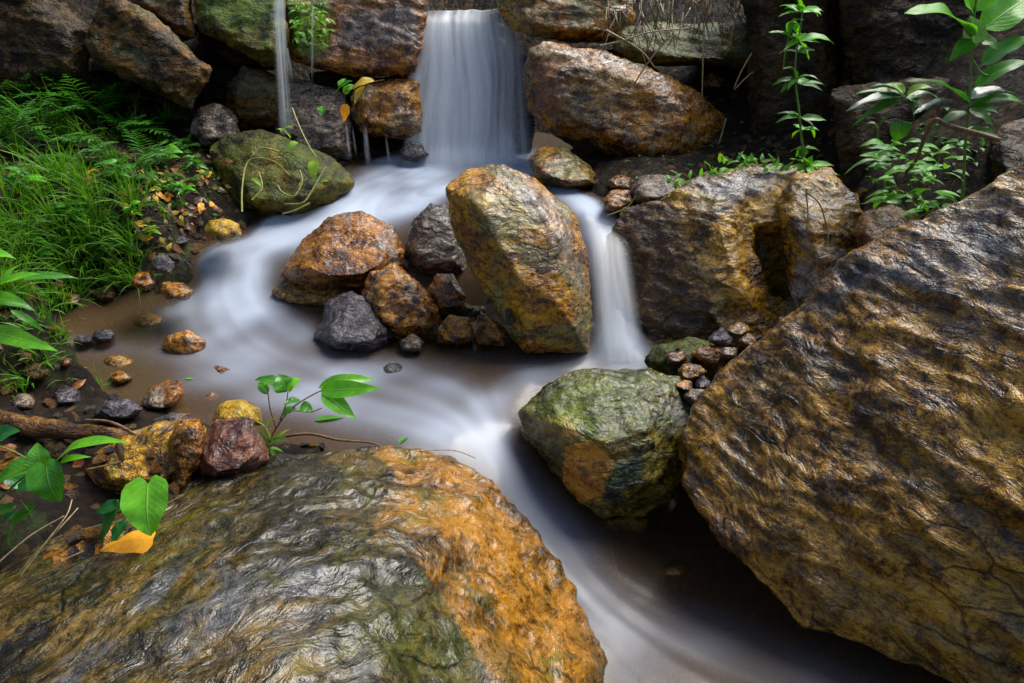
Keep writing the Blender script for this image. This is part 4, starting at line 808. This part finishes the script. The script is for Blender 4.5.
# vine draped on the mossy boulder
Yv = 3.34
vr = empty('vine', P(292, 108, Y=Yv)); tag(vr, 'curly yellow green vine draped over the mossy boulder under the thin trickle', 'vine')
for L in [[(292, 108), (300, 128), (310, 148), (317, 158)], [(326, 166), (318, 180), (310, 194), (302, 203), (284, 204)], [(242, 212), (242, 190), (246, 165), (256, 158), (275, 162), (290, 176)], [(278, 186), (282, 192), (294, 196), (302, 182), (300, 170)], [(252, 200), (262, 188), (258, 172), (250, 176)], [(280, 152), (262, 148), (250, 158)], [(310, 203), (296, 210), (282, 214)]]:
    tube('stem', [P(a, c, Y=Yv - (c - 150) * .004) for a, c in L], .0045, .003, S_['vine'], vr)
for lf in [(314, 160, 314, 180, 11), (290, 138, 278, 128, 8), (298, 142, 288, 150, 8), (282, 132, 292, 126, 7), (252, 178, 262, 186, 6), (300, 186, 308, 178, 6), (318, 186, 328, 180, 7)]:
    LM().leaf(P(lf[0], lf[1], Y=Yv - .03), P(lf[2], lf[3], Y=Yv - .08), lf[4] * Yv / FPX, shape='ovate').build('leaf', L_['lime'], vr)

# broad leaved herbs in the litter of the left bank
rn = random.Random(55)
for (px, py, sc_, mt, lb) in [(166, 160, 18, 'bright', 'leafy herb near the foot of the small grey stone'), (118, 178, 20, 'lush', 'leafy herb in front of the ferns, middle of the left bank'), (184, 196, 15, 'bright', 'light green herb growing from the leaf litter'), (66, 222, 24, 'lush', 'broad leaved herb in the middle of the tall grass'),
                              (22, 190, 24, 'bright', 'bright broad leaved herb at the left edge below the ferns'), (132, 214, 14, 'bright', 'small herb at the border of grass and litter'), (196, 166, 12, 'lush', 'little herb beside the mossy green boulder'), (104, 252, 18, 'lush', 'herb at the lower end of the tall grass'),
                              (28, 252, 26, 'lush', 'large leaved herb in the grass above the bladed plant'), (150, 236, 12, 'lime', 'yellow green herb above the bank stones'), (20, 345, 14, 'lush', 'low herb at the left edge below the bladed plant'), (170, 190, 12, 'fern', 'dark little herb in the leaf litter')]:
    yy = G(px, py + 4)[1] - .02; lv = []
    for i in range(16):
        a = rn.uniform(-.2, 3.4); l = sc_ * rn.uniform(.5, 1.1); bx, by = px + rn.uniform(-3, 3), py - rn.uniform(0, sc_ * .8); lv.append((bx, by, bx + l * math.cos(a), by - l * .45 * math.sin(a) + rn.uniform(-2, 5), l * rn.uniform(.3, .42), rn.choice([mt, mt, 'lush']), rn.choice(['ovate', 'lance']), rn.uniform(-.03, .03), rn.uniform(-.07, .03)))
    plant('herb', lb, 'herb', yy, [[(px, py + 4), (px + 1, py - sc_ * .8)], [(px, py + 3), (px - 4, py - sc_ * .5)]], lv, r=.002)

# ferns on the left bank
def fern(px, py, Lm, n, seed, mat='fern'):
    rn = random.Random(seed); g = Vector(G(px, py)); root = empty('fern', g)
    for k in range(n):
        a = rn.uniform(0, 2 * math.pi) if k > 2 else rn.uniform(-.5, .9); el = rn.uniform(.6, 1.25); L = Lm * rn.uniform(.7, 1.15)
        d = Vector((math.cos(a) * math.cos(el), -abs(math.sin(a)) * math.cos(el) * .9, math.sin(el))); lm = LM(); p = g.copy(); pts = [p.copy()]; N = 14
        for i in range(N):
            p = p + d * L / N; d = (d + Vector((0, 0, -.085))).normalized(); pts.append(p.copy())
        lm.ribbon(pts, L * .02, L * .005)
        for i in range(3, N + 1):
            t = i / N; l = L * .30 * math.sin(math.pi * min(1, (t * 1.02) ** .8)) + .01; dd = (pts[i] - pts[i - 1]).normalized(); sd_ = dd.cross(Vector((0, 0, 1))).normalized()
            for s_ in (1, -1): lm.leaf(pts[i], pts[i] + (sd_ * s_ + dd * .45 + Vector((0, 0, rn.uniform(-.25, .05)))).normalized() * l, L * .065, shape='lance', n=4, sag=.05, up=(0, 0, 1))
        lm.build('frond', L_[mat], root)
    return root
spots = [(22, 112, .30), (62, 100, .32), (96, 128, .34), (128, 140, .30), (40, 135, .28), (150, 165, .24), (84, 165, .24), (8, 150, .30), (112, 108, .30), (60, 150, .26), (155, 130, .22), (20, 95, .28), (140, 180, .20), (172, 160, .16), (190, 182, .12), (184, 150, .14)]
for i, (px, py, L) in enumerate(spots):
    f_ = fern(px, py, L, 7 if L > .22 else 5, 40 + i, 'lush' if i in (1, 2, 3, 8) else 'fern'); tag(f_, 'green fern among the dense ferns on the left bank', 'fern', 'ferns on the left bank')

# grass on the banks
def blade(lm, g, L, az, el, w, rn, droop=.16, N=7):
    d = Vector((math.cos(az) * math.cos(el), math.sin(az) * math.cos(el), math.sin(el))); p = Vector(g); pts = [p.copy()]
    for i in range(N): p = p + d * L / N; d = (d + Vector((0, 0, -droop))).normalized(); pts.append(p.copy())
    lm.ribbon(pts, w * (1.9 if rn.random() < .4 else 1), w * .1)
rn = random.Random(77); lm = LM()
tufts = [(rn.uniform(-10, 125), rn.uniform(200, 300), rn.uniform(.24, .34)) for _ in range(14)] + [(rn.uniform(-30, 85), rn.uniform(118, 315), rn.uniform(.14, .26)) for _ in range(70)] + [(rn.uniform(70, 140), rn.uniform(205, 290), rn.uniform(.12, .22)) for _ in range(34)] + [(rn.uniform(-20, 170), rn.uniform(95, 200), rn.uniform(.08, .16)) for _ in range(46)] \
      + [(rn.uniform(-20, 60), rn.uniform(290, 400), rn.uniform(.05, .12)) for _ in range(22)] + [(rn.uniform(90, 225), rn.uniform(150, 230), rn.uniform(.03, .06)) for _ in range(40)]
for px, py, L in tufts:
    g = G(px, py); az0 = rn.uniform(-1.9, -.4)
    for k in range(rn.randint(12, 22)):
        az = az0 + rn.uniform(-1.3, 1.3); gg = [g[0] + rn.uniform(-.03, .03), g[1] + rn.uniform(-.03, .03), g[2] - .01]
        blade(lm, gg, L * rn.uniform(.6, 1.3), az, rn.uniform(.75, 1.5), rn.uniform(.005, .011), rn, rn.uniform(.10, .26))
o = lm.build('grass', L_['grassA'], org=(0, 0, 0)); tag(o, 'lush arching green grass covering the left bank', 'grass', kind='stuff')
# small leaved ground cover
lm = LM()
for _ in range(900):
    r_ = rn.random()
    if r_ < .55: px, py = rn.uniform(-20, 225), rn.uniform(95, 235)
    elif r_ < .7: px, py = rn.uniform(-20, 100), rn.uniform(220, 330)
    elif r_ < .85: px, py = rn.uniform(600, 860), rn.uniform(120, 190)
    else: px, py = rn.uniform(850, 1000), rn.uniform(110, 215)
    g = Vector(G(px, py)); a = rn.uniform(0, 6.28); l = rn.uniform(.015, .04); h0 = Vector((0, 0, rn.uniform(.005, .05)))
    lm.leaf(g + h0, g + h0 + Vector((math.cos(a) * l, math.sin(a) * l, rn.uniform(-.01, .015))), l * .55, shape='ovate', n=3, up=(0, 0, 1))
o = lm.build('ground_cover', L_['lush'], org=(0, 0, 0)); tag(o, 'small leaved green ground cover on the banks', 'ground cover', kind='stuff')
# separate arching grass tufts at the water edge
for (px, py, L, n, mt, lb) in [(100, 392, .10, 22, 'grassA', 'small grass tuft at the edge of the brown pool, lower left'), (140, 285, .20, 24, 'grassA', 'arching grass tuft leaning over the brown pool at the bank corner'), (76, 290, .16, 20, 'grassA', 'grass tuft behind the left end of the brown pool'),
                               (30, 375, .12, 22, 'grassA', 'grass tuft in front of the bright broad bladed plant'), (70, 382, .09, 10, 'lime', 'yellowing grass wisps beside the brown pool')]:
    g = Vector(G(px, py)); r_ = empty('grass_tuft', g); tag(r_, lb, 'grass')
    lm = LM()
    for k in range(n): blade(lm, g + Vector((rn.uniform(-.02, .02), rn.uniform(-.02, .02), 0)), L * rn.uniform(.6, 1.3), rn.uniform(0, 6.28), rn.uniform(.5, 1.4), .005, rn, .22)
    lm.build('blades', L_[mt], r_)

# fallen leaves
variants = {}
for mt in ('yellow', 'orange', 'rust', 'brownl', 'rust', 'brownl'):
    for k in range(2):
        lm = LM(); lm.leaf((0, -.5, 0), (0, .5, 0), rn.uniform(.4, .62), sag=rn.uniform(.05, .15), fold=rn.uniform(-.3, .4), shape=rn.choice(['ovate', 'lance']), up=(0, 0, 1), wave=.6, n=8)
        me = mesh('fallen_leaf', lm.v, lm.f); attr_col(me, 'leafuv', np.array(lm.u)); me.materials.append(L_[mt]); variants.setdefault(mt, []).append(me)
def lay(me, p, nrm, size, lb, group=None, name='fallen_leaf', cat='leaf', lift=.004):
    o = bpy.data.objects.new(name, me); COL.objects.link(o); q = Vector(nrm).to_track_quat('Z', 'Y') @ Matrix.Rotation(rn.uniform(0, 6.28), 3, 'Z').to_quaternion()
    o.rotation_mode = 'QUATERNION'; o.rotation_quaternion = q; o.location = Vector(p) + Vector(nrm) * lift; o.scale = (size,) * 3; return tag(o, lb, cat, group)
names = {'yellow': 'yellow', 'orange': 'orange', 'rust': 'rusty red', 'brownl': 'brown'}
for i in range(290):
    if i < 215: px, py = rn.uniform(88, 235), rn.uniform(158, 268)
    elif i < 250: px, py = rn.uniform(0, 150), rn.uniform(180, 320)
    else: px, py = rn.uniform(-10, 190), rn.choice([rn.uniform(385, 470), rn.uniform(290, 400)])
    mt = rn.choice(['yellow', 'rust', 'rust', 'brownl', 'brownl', 'brownl', 'orange'] if i < 250 else ['brownl', 'rust', 'brownl'])
    p, nr = HIT(px, py, True)
    if p.z < water_z(p.x, p.y)[0] + .004 and p.y < 4: continue
    lay(rn.choice(variants[mt]), p, nr + Vector((rn.uniform(-.4, .4), rn.uniform(-.5, .1), 0)), rn.uniform(.03, .065), '%s fallen leaf in the litter of the left bank' % names[mt], 'fallen leaves on the left bank', lift=.02)
for px, py, mt, sz, lb in [(160, 243, 'yellow', .05, 'yellow fallen leaf'), (405, 440, 'lush', .07, 'green leaf lying at the water edge on top of the foreground boulder'), (190, 380, 'bright', .035, 'small green leaf floating on the brown pool'), (318, 451, 'lush', .05, 'small green leaf lying behind the foreground boulder'),
                           (62, 283, 'orange', .05, 'orange leaf lying under the bright bladed plant'), (330, 420, 'lush', .10, 'green leaf half sunk in the pool beside the young plant')]:
    if mt == 'yellow': continue
    lm = LM(); lm.leaf((0, -.5, 0), (0, .5, 0), .32, sag=.05, shape='lance', up=(0, 0, 1)); me = mesh('fallen_leaf', lm.v, lm.f); attr_col(me, 'leafuv', np.array(lm.u)); me.materials.append(L_[mt])
    p, nr = HIT(px, py, True); w_ = WP(px, py)
    if w_[1] < p.y: p, nr = Vector(w_), Vector((0, 0, 1))
    lay(me, p, nr, sz, lb)

# pebbles
pv = {}
for mt in ('tan', 'grey', 'brown', 'blue', 'rough'):
    for k in range(2):
        bm = bmesh.new(); bmesh.ops.create_icosphere(bm, subdivisions=4, radius=.5); me = bpy.data.meshes.new('pebble'); bm.to_mesh(me); bm.free(); v = getv(me)
        rs = np.random.default_rng(len(pv) * 7 + k); nn = rs.normal(size=(13, 3)); nn /= np.linalg.norm(nn, axis=1)[:, None]; dd = rs.uniform(.62, 1, 13); u_ = v / .5
        rr = np.min(np.where(u_ @ nn.T > .05, dd / np.maximum(u_ @ nn.T, .05), 9), 1); rr = np.minimum(rr, 1.25); v = u_ * .5 * rr[:, None] * np.array([1, .8, .6]) * (1 + .12 * fbm(v * 5, 2, k)[:, None]); setv(me, v); attr_col(me, 'paint', np.zeros((len(v), 4)))
        me.polygons.foreach_set('use_smooth', [True] * len(me.polygons)); me.materials.append(M[mt + '_p'] if mt + '_p' in M else M[mt]); pv.setdefault(mt, []).append(me)
for i in range(210):
    r_ = i / 210
    if r_ < .3: px, py, s_ = rn.uniform(115, 215), rn.uniform(222, 292), rn.uniform(.02, .055)
    elif r_ < .75: px, py, s_ = rn.uniform(-10, 230), rn.choice([rn.uniform(372, 470), rn.uniform(290, 420)]), rn.uniform(.015, .05)
    elif r_ < .78: px, py, s_ = rn.uniform(640, 770), rn.uniform(325, 400), rn.uniform(.015, .035)
    elif r_ < .93: px, py, s_ = rn.uniform(395, 520), rn.uniform(300, 345), rn.uniform(.02, .04)
    else: px, py, s_ = rn.uniform(270, 330), rn.uniform(428, 455), rn.uniform(.02, .04)
    p, nr = HIT(px, py, True)
    where = 'along the left water edge' if r_ < .3 else 'in the lower left of the stream' if r_ < .75 else 'in the gap above the green boulder' if r_ < .78 else 'in the dark nook' if r_ < .93 else 'behind the foreground boulder'
    mt = rn.choice(['tan', 'grey', 'brown', 'blue', 'rough', 'grey', 'blue'])
    lay(rn.choice(pv[mt]), p, (nr + Vector((rn.uniform(-.3, .3), rn.uniform(-.3, .3), .4))).normalized(), s_, 'small wet %s pebble lying %s' % ({'tan': 'tan', 'grey': 'grey', 'brown': 'brown', 'blue': 'blue black', 'rough': 'ochre flecked'}[mt], where), 'pebbles ' + where, 'pebble', 'pebble', lift=s_ * .2 + .008)

# ---------------------------------------------------------------- lower left rocks, wood and twigs
stone('rock', 'layered grey brown rock lying left of the purple brown rock', [(86, 470), (92, 452), (130, 432), (185, 420), (205, 428), (200, 470), (180, 488), (130, 492), (96, 488)], 1.62, 'multi', tilt=.10, bulge=.05, thick=.16, voxel=.007, samp=.014, strata=(.1, .2, 1), amp=.012)
stone('rock', 'purple brown angular rock behind the foreground boulder', [(194, 468), (198, 438), (216, 420), (248, 418), (264, 440), (268, 460), (240, 480), (210, 486)], 1.60, 'purple', tilt=.10, bulge=.06, thick=.16, voxel=.006, samp=.012, amp=.012, chips=.01)
stone('rock', 'yellow lichen covered stone peeking over the purple brown rock', [(212, 420), (222, 404), (240, 400), (258, 408), (262, 424), (230, 428)], 1.74, 'yellow', tilt=.05, bulge=.04, thick=.10, voxel=.006, amp=.008)
stone('rock', 'ochre pink knobbly stone between the layered rock and the purple brown rock', [(168, 440), (178, 420), (200, 416), (206, 440), (200, 470), (182, 498), (170, 480)], 1.56, 'rough', tilt=.06, bulge=.04, thick=.12, voxel=.006, amp=.012)
stone('rock', 'dark round stone with a pale worn side at the edge of the brown pool', [(138, 408), (146, 388), (166, 378), (184, 380), (186, 394), (168, 412), (150, 416)], 2.04, 'brown', tilt=.06, bulge=.05, thick=.12, voxel=.007, paint=[([(138, 395), (162, 385), (164, 410), (145, 416)], (.36, .28, .2), 6, .8)])
stone('rock', 'glossy grey stone lying left of the dark round stone', [(92, 414), (104, 400), (130, 398), (146, 408), (136, 420), (104, 422)], 1.88, 'blue', tilt=.04, bulge=.03, thick=.12, voxel=.007)
stone('rock', 'wet purple grey stone at the foot of the pale worn stone', [(150, 424), (170, 412), (196, 418), (206, 430), (180, 436), (156, 434)], 1.78, 'blue', tilt=.03, bulge=.02, thick=.12, voxel=.007)
stone('rock', 'yellow ochre stone at the left water edge', [(205, 232), (208, 220), (224, 216), (240, 224), (240, 236), (222, 242)], 3.02, 'yellow', tilt=.06, bulge=.05, thick=.14, voxel=.009)
stone('rock', 'golden brown stone at the tip of the left bank', [(160, 290), (164, 282), (182, 284), (194, 292), (186, 300), (168, 300)], 2.62, 'rough', tilt=.04, bulge=.04, thick=.1, voxel=.008)
stone('rock', 'black wet stone above the golden brown bank stone', [(146, 272), (150, 256), (166, 252), (176, 262), (172, 276)], 2.72, 'blue', tilt=.05, bulge=.04, thick=.1, voxel=.008)
stone('rock', 'small ochre stone at the bank beside the black wet stone', [(132, 286), (136, 274), (150, 272), (156, 284), (146, 292)], 2.66, 'rough', tilt=.04, bulge=.03, thick=.1, voxel=.008)
stone('rock', 'black stone breaking the surface of the brown pool', [(92, 338), (96, 331), (110, 329), (118, 335), (112, 341), (98, 342)], 2.50, 'blue', tilt=.03, bulge=.03, thick=.08, voxel=.007, amp=.006)
stone('rock', 'tiny black stone left of the black stone in the brown pool', [(74, 341), (80, 336), (92, 337), (92, 343), (80, 345)], 2.47, 'blue', tilt=.02, bulge=.02, thick=.06, voxel=.006, amp=.005)
stone('rock', 'brown stone half drowned in the misty water of the left pool', [(158, 350), (165, 336), (188, 332), (204, 342), (204, 352), (180, 358)], 2.46, 'rough', tilt=.03, bulge=.03, thick=.10, voxel=.007)
stone('rock', 'orange brown stone under the heart leaves at the bottom left', [(32, 575), (40, 556), (80, 538), (122, 522), (124, 545), (80, 568), (48, 580)], 1.24, 'gold', tilt=.06, bulge=.03, thick=.12, voxel=.006, amp=.008, paint=[([(30, 580), (30, 540), (120, 520), (120, 570)], (.50, .20, .03), 6, .9)])
stone('rock', 'broken square brown block in the lower pool under the green boulder', [(604, 530), (606, 518), (636, 514), (648, 520), (646, 532), (612, 534)], 1.80, 'dim', tilt=.02, bulge=.02, thick=.08, voxel=.006, amp=.005, smooth=2)
stone('rock', 'yellow brown stone sunk in the lower pool', [(650, 582), (655, 570), (680, 566), (697, 576), (696, 594), (668, 598)], 1.64, 'rough', tilt=.02, bulge=.03, thick=.08, voxel=.007, amp=.008)
rn = random.Random(8)
for (cx, cy, rx, mt, lb) in [(34, 372, 20, 'dark', 'dark wet stone under the bright bladed plant'), (66, 398, 16, 'blue', 'blue black stone between the grass tuft and the log'), (120, 378, 11, 'rough', 'ochre stone half sunk in the brown pool behind the grey stone'), (20, 402, 16, 'grey', 'grey stone at the left edge above the log'),
                             (64, 362, 12, 'brown', 'brown stone at the shore below the black stones'), (210, 398, 10, 'tan', 'pale stone lying under the shallow water by the yellow stone'), (150, 322, 15, 'tan', 'pale flat stone under the brown pool water'), (118, 362, 16, 'tan', 'tan stone drowned in the brown pool'),
                             (226, 372, 13, 'brown', 'brown stone drowned in the misty shallows'), (70, 300, 12, 'rough', 'ochre stone at the far left corner of the brown pool'), (104, 294, 12, 'dark', 'dark stone at the back shore of the brown pool'), (180, 240, 11, 'blue', 'black stone in the leaf litter above the cascade'),
                             (196, 212, 10, 'grey', 'grey stone in the litter left of the yellow stone'), (58, 452, 20, 'dark', 'dark stone below the log behind the heart leaves'), (16, 470, 22, 'dim', 'brown stone at the left edge behind the heart leaves'), (120, 506, 20, 'dim', 'brown stone behind the bright heart leaf')]:
    ol = [(cx + rx * rn.uniform(.75, 1.2) * math.cos(k * .785), cy + rx * .55 * rn.uniform(.75, 1.2) * math.sin(k * .785)) for k in range(8)]
    yy = min(G(cx, cy + rx * .4)[1], WP(cx, cy + rx * .4)[1] + (.06 if 'drowned' in lb or 'under the' in lb and 'water' in lb else 0)); stone('rock', lb, ol, yy, mt, tilt=.04, bulge=.03, thick=.10, voxel=.007, amp=.012, freq=9, seed=700 + cx)
def bar(name, lb, cat, pts, r0, r1, mat):
    pl = spline([P(a, c, Y=y_) for a, c, y_ in pts], 8); me = tube_mesh(name, pl, r0, r1, 12); v = getv(me); n = getn(me)
    v2 = v + n * (r0 * .5 * fbm(v * np.array([6, 40, 40]), 3, 5))[:, None]; setv(me, v2); attr_col(me, 'paint', np.zeros((len(v), 4))); o = link(name, me, mat); o.location = pl[0]; return tag(o, lb, cat)
bar('log', 'wet rotten brown log lying across the lower left bank', 'log', [(-60, 412, 1.78), (0, 420, 1.76), (60, 430, 1.72), (110, 436, 1.68), (150, 450, 1.66)], .034, .020, M['root'])
bar('twig', 'dark curved twig resting on the log in front of the pool', 'twig', [(86, 420, 1.70), (110, 422, 1.68), (135, 434, 1.64), (150, 446, 1.60), (120, 462, 1.56), (86, 470, 1.54)], .004, .003, S_['brown'])
bar('twig', 'twig pointing up from the ochre pink stone', 'twig', [(150, 444, 1.60), (165, 430, 1.62), (180, 418, 1.66), (190, 413, 1.68)], .004, .002, S_['brown'])
bar('twig', 'long dark twig at the water edge behind the foreground boulder', 'twig', [(286, 436, 1.78), (310, 434, 1.77), (340, 440, 1.75), (372, 443, 1.74), (392, 452, 1.70)], .005, .0025, S_['brown'])
bar('twig', 'thin pale twig along the back edge of the foreground boulder', 'twig', [(280, 458, 1.64), (330, 455, 1.66), (400, 452, 1.68), (450, 450, 1.70), (476, 458, 1.68)], .002, .0015, S_['straw'])
bar('stick', 'short orange stick leaning in the lower pool', 'stick', [(607, 536, 1.78), (612, 556, 1.68), (620, 584, 1.60)], .006, .005, L_['rust'])
bar('twig', 'pale branch stub poking out beside the top corner of the slab', 'twig', [(906, 172, 2.55), (916, 160, 2.5), (932, 122, 2.45), (950, 126, 2.4), (1000, 140, 2.3)], .006, .008, S_['brown'])
for a, lb in [([(0, 600, 1.16), (30, 560, 1.19), (60, 528, 1.23), (78, 508, 1.28)], 'long straight dead straw reaching the bottom left corner'), ([(10, 590, 1.15), (44, 545, 1.2), (66, 516, 1.25), (72, 500, 1.30)], 'dead straw crossing the long straight one near the bottom left corner'), ([(46, 584, 1.16), (62, 562, 1.18), (86, 550, 1.2)], 'short dead straw on the foreground boulder under the orange leaf'), ([(-10, 570, 1.18), (30, 536, 1.23), (64, 516, 1.27)], 'dead straw entering from the left edge above the other straws')]:
    bar('straw', lb, 'straw', a, .0022, .0012, S_['straw'])
rn = random.Random(404)
for i in range(60):
    px, py = rn.uniform(-10, 185), rn.uniform(440, 560); p, nr = HIT(px, py, True)
    if py > 500 and px > 110: continue
    if i % 3 == 0: mt = rn.choice(['rust', 'brownl', 'brownl']); lay(rn.choice(variants[mt]), p, nr + Vector((rn.uniform(-.4, .4), -.3, 0)), rn.uniform(.03, .06), '%s dead leaf under the heart leaved vine' % names[mt], 'dead leaves under the heart leaved vine', lift=.012)
    else: mt = rn.choice(['grey', 'brown', 'blue', 'rough']); s_ = rn.uniform(.015, .05); lay(rn.choice(pv[mt]), p, (nr + Vector((0, 0, .4))).normalized(), s_, 'small %s stone in the dirt under the heart leaved vine' % {'grey': 'grey', 'brown': 'brown', 'blue': 'blue black', 'rough': 'ochre flecked'}[mt], 'stones under the heart leaved vine', 'pebble', 'pebble', lift=s_ * .2)
rn = random.Random(101)
for i in range(90):
    px = rn.uniform(606, 752); y0 = rn.uniform(-12, 30); l = rn.uniform(14, 44); dx = rn.uniform(-16, 16)
    t = tube('root', [P(px, y0, Y=3.88), P(px + dx * .4, y0 + l * .5, Y=3.82), P(px + dx, y0 + l, Y=3.84)], .004, .0015, S_[rn.choice(['straw', 'brown', 'brown', 'brown'])]); tag(t, 'thin dead root hanging from the ledge in the upper right', 'root', 'dead roots hanging from the ledge')
for L, lb in [([(600, 46), (625, 40), (650, 32), (690, 28)], 'long pale root lying along the front of the ledge'), ([(606, 30), (640, 50), (655, 68)], 'pale root bending down over the flat dark stone'), ([(668, 38), (650, 60), (634, 84)], 'straw leaning from the ledge onto the large ochre boulder'), ([(704, 26), (703, 60), (702, 98)], 'long thin root hanging into the dark gap'),
              ([(766, 62), (748, 76), (734, 90)], 'straight dead stem leaning in the dark gap'), ([(756, 46), (742, 70), (734, 88)], 'greenish stem crossing the dark gap'), ([(726, 118), (720, 140), (712, 160)], 'pale stem hanging beside the large ochre boulder')]:
    t = tube('root', [P(a, c, Y=3.72) for a, c in L], .005, .003, S_['straw']); tag(t, lb, 'root')
for L, lb in [([(806, 190), (808, 215), (806, 230)], 'pale straw hanging down the front of the banded boulder'), ([(806, 192), (820, 205), (828, 235), (826, 250)], 'yellow stem trailing over the right lobe of the banded boulder'), ([(636, 196), (626, 208), (606, 216)], 'yellowish straw trailing over the left lobe of the banded boulder')]:
    t = tube('straw', [P(a, c, Y=2.44) if a > 700 else P(a, c, Y=2.66) for a, c in L], .003, .002, S_['vine']); tag(t, lb, 'straw')

# ---------------------------------------------------------------- unseen trees added behind the wall so their crowns shade the top corners
L_['crown'] = leaf_mat('shade_tree_leaf', (.02, .07, .012), (.04, .11, .015), (.08, .16, .03))
def shade_tree(x, y, h, cr, lb, seed):
    rn = random.Random(seed); g = Vector((x, y, float(ground_z(x, y)[0]))); root = empty('shade_tree', g); tag(root, lb, 'shade_tree')
    top = g + Vector((rn.uniform(-.3, .3), -.6, h)); tube('trunk', [g - Vector((0, 0, .2)), g + Vector((.1, -.1, h * .4)), top], .16, .05, S_['brown'], root); lm = LM()
    for k in range(9):
        a = k * .7 + rn.uniform(0, .5); e = top + Vector((math.cos(a) * cr * .8, math.sin(a) * cr * .8, rn.uniform(-.6, .7))); tube('limb', [g + (top - g) * rn.uniform(.6, .95), (top + e) / 2 + Vector((0, 0, .15)), e], .04, .012, S_['brown'], root)
        for _ in range(170):
            c = e + Vector((rn.gauss(0, cr * .30), rn.gauss(0, cr * .30), rn.gauss(0, .32))); d = Vector((rn.gauss(0, 1), rn.gauss(0, 1), rn.gauss(-.3, .5))).normalized() * rn.uniform(.10, .2)
            lm.leaf(c, c + d, .07, n=3, shape='ovate')
    lm.build('crown', L_['crown'], root)
shade_tree(-3.3, 5.6, 2.6, 1.5, 'tree added out of view behind the top left corner to shade it', 1)
shade_tree(4.4, 5.2, 2.4, 1.4, 'tree added out of view behind the top right corner to shade it', 2)
